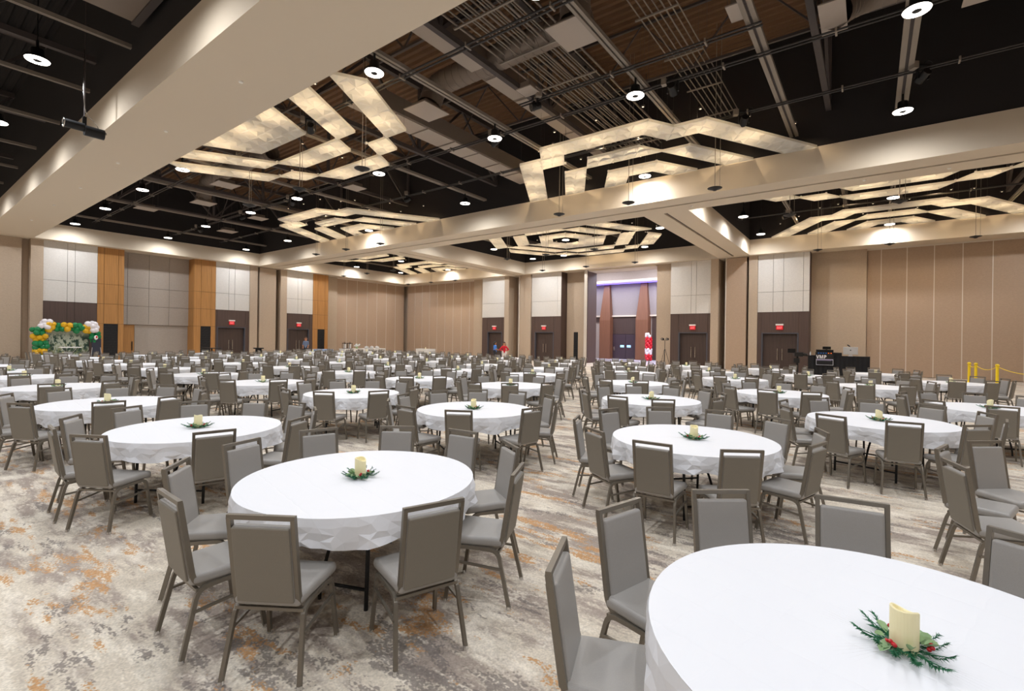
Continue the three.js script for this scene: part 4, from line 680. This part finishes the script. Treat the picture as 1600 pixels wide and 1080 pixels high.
// ---------- balloon arch, backdrop and photo corner by the left wall ----------
{
  const col = { W: std(0xece6ea, .25), Y: std(0xe2b021, .22, { metalness: .15 }), G: std(0x0f7d47, .22), R: std(0xd3182a, .22) }; M.balloon = col;
  const bg = (() => { const g = new THREE.SphereGeometry(.17, 16, 12), p = g.attributes.position; for (let i = 0; i < p.count; i++) if (p.getY(i) < 0) p.setY(i, p.getY(i) * 1.14); g.computeVertexNormals(); const c = new THREE.ConeGeometry(.025, .04, 8); c.translate(0, -.205, 0); return merge(g, c); })(); M.balloonG = bg;
  const Wb = [[-6.34, 2.56], [-6.55, 2.55], [-6.29, 2.47], [-6.16, 2.28], [-6.43, 2.24], [-6.34, 2.38], [-8.3, 2.47], [-8.51, 2.51], [-8.63, 2.46], [-8.54, 2.33], [-8.72, 2.27], [-8.55, 2.08], [-8.66, 2.1]];
  const Yb = [[-6.51, 2.39], [-6.71, 2.41], [-6.65, 2.21], [-6.5, 2.06], [-7.19, 2.38], [-7.45, 2.37], [-7.34, 2.13], [-8.16, 2.29], [-8.33, 2.24], [-8.19, 2.03], [-8.41, 2.02], [-5.86, 1.67], [-6.11, 1.6], [-6.35, 1.68], [-5.99, 1.46], [-6.26, 1.46], [-6.14, .86], [-5.97, .8], [-6.31, .82], [-5.99, .68], [-6.34, .68]];
  const Gb = [[-5.84, 2.06], [-6.03, 2.08], [-6.29, 2.07], [-5.98, 1.89], [-6.21, 1.87], [-6.95, 2.35], [-6.88, 2.11], [-7.11, 2.14], [-7.69, 2.37], [-7.89, 2.36], [-7.64, 2.16], [-7.8, 2.16], [-8, 2.21], [-7.76, 2.03], [-8.54, 1.81], [-8.79, 1.88], [-8.82, 1.67], [-8.51, 1.62], [-5.95, 1.25], [-6.14, 1.25], [-6.37, 1.29], [-5.98, 1.03], [-6.27, 1.05], [-6.42, 1.09], [-6.16, .5], [-5.98, .36], [-6.3, .34], [-6.1, .2], [-8.6, 1.4], [-8.78, 1.42]];
  const t = thing('balloon_arch', 'green, gold and white balloon arch round a printed backdrop', 'balloon arch', [-39.3, 0, 0]);
  for (const [list, m] of [[Wb, col.W], [Yb, col.Y], [Gb, col.G]]) for (const [z, y] of list) { const b = mesh('balloon', bg, m, t); b.position.set(rr(-.12, .12), y, z); b.rotation.set(rr(-.7, .7), 0, rr(-.7, .7)); b.scale.setScalar(rr(.86, 1.02)); }
  mesh('arch_frame', new THREE.TubeGeometry(new THREE.CatmullRomCurve3([V(-.1, 0, -6.12), V(-.1, 1.2, -6.12), V(-.1, 2.25, -6.35), V(-.1, 2.25, -7.4), V(-.1, 2.22, -8.5), V(-.1, 1.3, -8.66), V(-.1, 0, -8.66)]), 60, .02, 6), M.blackMetal, t);
  const na = noise2(14, 8, 71), nb = noise2(40, 22, 72), nc = noise2(120, 70, 73);
  const pr = tex(512, 384, (u, v) => { const s = 1 - v, q = na(u, v) * .5 + nb(u, v) * .32 + nc(u, v) * .18; let c = lerp3([196, 200, 184], [150, 160, 140], q); const band = ss(.12, .3, 1 - s) * (1 - ss(.72, .95, 1 - s)); c = lerp3(c, [40, 66, 54], band * ss(.42, .56, q)); c = lerp3(c, [120, 128, 84], ss(.56, .7, nb(u + .3, v)) * .7 * ss(.3, .6, s)); return c; });
  pr.wrapS = pr.wrapT = THREE.ClampToEdgeWrapping;
  const b = thing('printed_backdrop', 'green printed landscape backdrop inside the balloon arch', 'backdrop', [-39.75, 0, -7.45], Math.PI / 2); const pl = mesh('print', new THREE.PlaneGeometry(2.0, 1.75), std(0xffffff, .7, { map: pr }), b); pl.position.set(0, 1.14, .03); box('board', b, M.blackMetal, -1.02, 1.02, .25, 2.03, -.03, .02); for (const s of [-1, 1]) mesh('foot', merge(boxG(s * .9 - .02, s * .9 + .02, 0, .3, -.03, 0), boxG(s * .9 - .02, s * .9 + .02, 0, .03, -.3, .3)), M.blackMetal, b);
  const c = thing('folding_tray_table', 'white topped table with crossed dark legs before the backdrop', 'table', [-38.6, 0, -7.35], Math.PI / 2); box('top', c, M.whiteCloth, -.47, .47, 1.0, 1.05, -.3, .3); for (const z of [-.22, .22]) { mesh('leg', rodG(V(-.35, 0, z), V(.3, 1.0, z), .018), M.blackMetal, c); mesh('leg', rodG(V(.35, 0, z), V(-.3, 1.0, z), .018), M.blackMetal, c); }
  const e = thing('display_easel', 'dark display board on a pale easel at the arch right leg', 'easel', [-39.2, 0, -8.7], Math.PI / 2); box('board', e, std(0x2c3040, .6), -.22, .24, .5, 1.55, -.02, .02); for (const s of [-1, 1]) mesh('leg', rodG(V(s * .3, 0, .1), V(s * .2, 1.0, .02), .016), M.silver, e); const o = new THREE.SphereGeometry(.11, 14, 10); o.scale(.9, 1.3, .5); const oo = mesh('foil_badge', o, M.whiteCloth, e); oo.position.set(-.06, 1.62, .2); const o2 = new THREE.SphereGeometry(.06, 12, 8); o2.scale(.8, 1.2, .5); mesh('badge_spot', o2, col.R, oo).position.set(.02, .03, .04);
  const k = thing('balloon_column', 'red and white balloon column seen in the lobby', 'balloon column', [-16.35, 0, -43]);
  for (let i = 0; i < 14; i++) { const y = .2 + i * .175, m = i < 3 ? col.R : i < 6 ? col.W : i < 12 ? col.R : col.W; for (let j = 0; j < (i > 11 ? 2 : 4); j++) { const a = j * 1.571 + i * .6, q = mesh('balloon', bg, m, k); q.position.set(.2 * Math.cos(a), y, .2 * Math.sin(a)); q.scale.setScalar(.85); } }
  mesh('pole', rodG(V(0, 0, 0), V(0, 2.5, 0), .02), M.whiteCloth, k);
}
// ---------- buffet and side tables ----------
draped('buffet_table', 'long white draped buffet table along the left partition', -38.6, -28.2, .9, 4.6, .78, M.whiteCloth);
draped('buffet_table', 'white draped table in the far corner of the room', -35.3, -33.1, 2.1, .75, .78, M.whiteCloth);
draped('side_table', 'small pale blue draped table under the wood panelled door', -37.6, -23.4, 1.0, 1.4, .78, std(0x9fb9e0, .8));
{
  for (const [z, w] of [[-26.2, 'left'], [-26.75, 'right']]) { const t = thing('candle_lantern', `black framed lantern with a white candle on the buffet, ${w} one`, 'lantern', [-38.6, .78, z], 0, 'lanterns on the buffet'); mesh('frame', merge(...[[-1, -1], [1, -1], [1, 1], [-1, 1]].map(([a, b]) => boxG(a * .14 - .015, a * .14 + .015, 0, .5, b * .14 - .015, b * .14 + .015)), boxG(-.16, .16, 0, .03, -.16, .16), boxG(-.16, .16, .48, .52, -.16, .16)), M.blackMetal, t); mesh('candle', rodG(V(0, .03, 0), V(0, .42, 0), .11, 14), M.whiteCloth, t); mesh('handle', new THREE.TorusGeometry(.06, .01, 5, 12), M.blackMetal, t).position.y = .56; }
  const v = thing('flower_arrangement', 'white flower arrangement on the buffet beside the lanterns', 'flowers', [-38.6, .78, -27.5]); mesh('vase', new THREE.LatheGeometry([[0, 0], [.09, 0], [.12, .12], [.08, .2], [.1, .22]].map(q => new THREE.Vector2(...q)), 14), M.leafPale, v); for (let i = 0; i < 14; i++) { const q = mesh('bloom', M.bloomG ??= new THREE.IcosahedronGeometry(.075, 1), i % 4 ? M.whiteCloth : M.leafPale, v); q.position.set(rr(-.18, .18), .28 + rr(-.06, .14), rr(-.22, .22)); }
  [[-28.6, 'first'], [-29.2, 'second'], [-29.8, 'third']].forEach(([z, w]) => { const t = thing('serving_dish', `white lidded serving dish on the buffet, ${w} from the flowers`, 'dish', [-38.6, .78, z], 0, 'dishes on the buffet'); mesh('dish', new THREE.LatheGeometry([[0, 0], [.15, 0], [.22, .09], [.21, .1], [0, .1]].map(q => new THREE.Vector2(...q)), 18), M.whiteCloth, t); mesh('lid', new THREE.LatheGeometry([[.2, .1], [.16, .18], [.05, .22], [.02, .25], [0, .25]].map(q => new THREE.Vector2(...q)), 18), M.silver, t); });
  const c = thing('pillar_candle_far', 'small white candle on the corner table', 'candle', [-35.3, .78, -33.1]); c.name = 'table_candle'; mesh('wax', rodG(V(0, 0, 0), V(0, .16, 0), .045, 12), M.candle, c); mesh('wick_tip', rodG(V(0, .16, 0), V(0, .175, 0), .005, 5), M.blackMetal, c);
  const r = thing('cocktail_table', 'round black high table before the left double door', 'table', [-36, 0, -14.1]); mesh('top', new THREE.CylinderGeometry(.6, .6, .04, 28), M.blackMetal, r).position.y = .98; mesh('column', rodG(V(0, 0, 0), V(0, .97, 0), .05, 10), M.blackMetal, r); mesh('base', new THREE.CylinderGeometry(.3, .33, .03, 20), M.blackMetal, r).position.y = .016;
  const s = thing('podium', 'small black podium between the two left doors', 'podium', [-37, 0, -17.7], 1.2); box('body', s, M.blackCloth, -.2, .2, 0, .88, -.18, .18); box('top', s, M.blackMetal, -.34, .34, .88, .96, -.26, .26); 
}
// ---------- people ----------
function blob(bones, k, half = .98, res = 66, cy = .9) { // smooth union of tapered capsules, meshed
  const mc = new MarchingCubes(res, M.vinyl, false, false, 90000); mc.isolation = 0; const hs = res / 2, p = V(0, 0, 0), ab = V(0, 0, 0), ap = V(0, 0, 0);
  for (let z = 0; z < res; z++) for (let y = 0; y < res; y++) for (let x = 0; x < res; x++) {
    p.set((x - hs) / hs * half, (y - hs) / hs * half + cy, (z - hs) / hs * half); let d = 9;
    for (const [a, b, ra, rb] of bones) { ab.subVectors(b, a); ap.subVectors(p, a); const t = Math.max(0, Math.min(1, ap.dot(ab) / (ab.lengthSq() || 1))), e = ap.addScaledVector(ab, -t).length() - (ra + (rb - ra) * t), h = Math.max(k - Math.abs(d - e), 0) / k; d = Math.min(d, e) - h * h * k * .25; }
    mc.field[x + y * res + z * res * res] = -d;
  }
  mc.update(); const n = mc.count, g = new THREE.BufferGeometry(); const pos = new Float32Array(mc.positionArray.slice(0, n * 3)), nor = new Float32Array(mc.normalArray.slice(0, n * 3));
  for (let i = 0; i < n; i++) { pos[i * 3] *= half; pos[i * 3 + 1] = pos[i * 3 + 1] * half + cy; pos[i * 3 + 2] *= half; }
  g.setAttribute('position', new THREE.BufferAttribute(pos, 3)); g.setAttribute('normal', new THREE.BufferAttribute(nor, 3)); g.setAttribute('uv', new THREE.BufferAttribute(new Float32Array(n * 2), 2)); return g;
}
function person(label, at, turn, o) {
  const s = o.h / 1.66, q = (x, y, z) => V(x * s, y * s, z * s), t = thing('person', label, 'person', at, turn);
  const arms = o.arms.map(a => a.map(c => q(...c)));
  const legs = [[-1, o.step || 0], [1, -(o.step || 0)]].map(([d, z]) => [q(d * .085, .86, 0), q(d * .095, .47, .02 + z * .5), q(d * .1, .08, -.02 + z), q(d * .11, .03, .12 + z)]);
  const body = [[q(0, 1.46, .02), q(0, 1.56, .03), .085, .098], [q(0, 1.33, 0), q(0, 1.46, .015), .052, .05], [q(0, 1.27, 0), q(0, 1.02, 0), .115, .105], [q(-.1, 1.3, 0), q(.1, 1.3, 0), .075, .075], [q(0, 1.02, 0), q(0, .88, -.01), .11, .135]];
  for (const [a, b, c, d] of legs) body.push([a, b, .088, .058], [b, c, .056, .038], [c, d, .042, .034]);
  for (const [a, b, c] of arms) body.push([a, b, .05, .041], [b, c, .04, .028]);
  const head = [];
  const ell = (x, y, z, a, b, c, seg = 10) => { const g = new THREE.SphereGeometry(1, seg, seg - 2); g.scale(a * s, b * s, c * s); g.translate(x * s, y * s, z * s); return g; };
  head.push(ell(0, 1.5, .128, .014, .022, .022), ell(-.1, 1.515, .02, .012, .028, .018), ell(.1, 1.515, .02, .012, .028, .018));
  for (const [, , c] of arms) { const dir = c.clone().sub(arms[0][1]).setLength(1); for (let f = 0; f < 5; f++) { const off = V((f - 2) * .014 * s, 0, (f === 0 ? .02 : 0) * s), l = [.05, .075, .085, .078, .06][f] * s; head.push(rodG(c.clone().add(off), c.clone().add(off).add(V(0, -l * .75, l * .5)), .009 * s, 6, .007 * s)); } head.push((() => { const g = new THREE.SphereGeometry(.036 * s, 10, 8); g.scale(1, 1.25, .7); g.translate(c.x, c.y, c.z); return g; })()); }
  mesh('body', merge(blob(body, .05), ...head), std(o.skin, .6), t);
  const shirt = [[q(0, 1.27, 0), q(0, 1.02, 0), .13, .12], [q(-.1, 1.3, 0), q(.1, 1.3, 0), .087, .087], [q(0, 1.02, 0), q(0, .9, -.005), .125, .145]];
  for (const [a, b, c] of arms) { shirt.push([a, b, .062, .055]); if (o.longSleeve) shirt.push([b, b.clone().lerp(c, .82), .053, .042]); }
  mesh('top', blob(shirt, .028), std(o.shirt, .8), t);
  const trousers = [[q(-.05, .88, -.01), q(.05, .88, -.01), .135, .135]]; for (const [a, b, c] of legs) trousers.push([a, b, .1, .07], [b, c, .068, .052]); mesh('trousers', blob(trousers, .04), std(o.trousers, .8), t);
  mesh('shoes', merge(...legs.map(([, , c, d]) => { const g = new RoundedBoxGeometry(.085 * s, .07 * s, .24 * s, 2, .03 * s); g.translate(d.x, .036 * s, d.z - .05 * s); return g; })), M.blackMetal, t);
  const hair = [[q(0, 1.55, -.03), q(0, 1.585, .02), .12, .105]]; if (o.longHair) hair.push([q(-.06, 1.52, -.05), q(-.08, 1.3, -.04), .075, .06], [q(.06, 1.52, -.05), q(.08, 1.3, -.04), .075, .06], [q(0, 1.5, -.07), q(0, 1.28, -.08), .085, .07]); mesh('hair', blob(hair, .04, .98, 90), std(o.hair, .6), t);
  mesh('eyes', merge(ell(-.034, 1.528, .118, .011, .008, .008, 8), ell(.034, 1.528, .118, .011, .008, .008, 8)), M.blackMetal, t); mesh('mouth', ell(0, 1.458, .112, .026, .007, .012, 8), std(0x9b4a45, .5), t);
}
person('person in a blue top with dark hair, standing before the far door', [-24.1, 0, -30.1], 1.9, { h: 1.66, skin: 0x9a6a4c, shirt: 0x3f7fd6, trousers: 0x2a2c34, hair: 0x17120f, longHair: true, arms: [[[-.15, 1.3, 0], [-.2, 1.05, .06], [-.1, .98, .26]], [[.15, 1.3, 0], [.2, 1.06, .06], [.1, 1.0, .27]]] });
person('person in a red top with hands on hips, facing the room', [-22.55, 0, -29.3], .75, { h: 1.63, skin: 0xc08a6c, shirt: 0xc4142c, trousers: 0xd9d3d0, hair: 0x3a2018, longHair: true, longSleeve: true, arms: [[[-.15, 1.3, 0], [-.33, 1.08, -.05], [-.17, .98, .05]], [[.15, 1.3, 0], [.33, 1.08, -.05], [.17, .98, .05]]] });
person('person in a grey-blue shirt near the wood panels of the left wall', [-38.4, 0, -22.3], .9, { h: 1.78, skin: 0xc58c6a, shirt: 0x6f7f9c, trousers: 0x3a3f4c, hair: 0x6a4630, arms: [[[-.15, 1.3, 0], [-.2, 1.05, .02], [-.18, .84, .12]], [[.15, 1.3, 0], [.2, 1.06, .02], [.17, .86, .14]]] });

renderer.render(scene, camera);
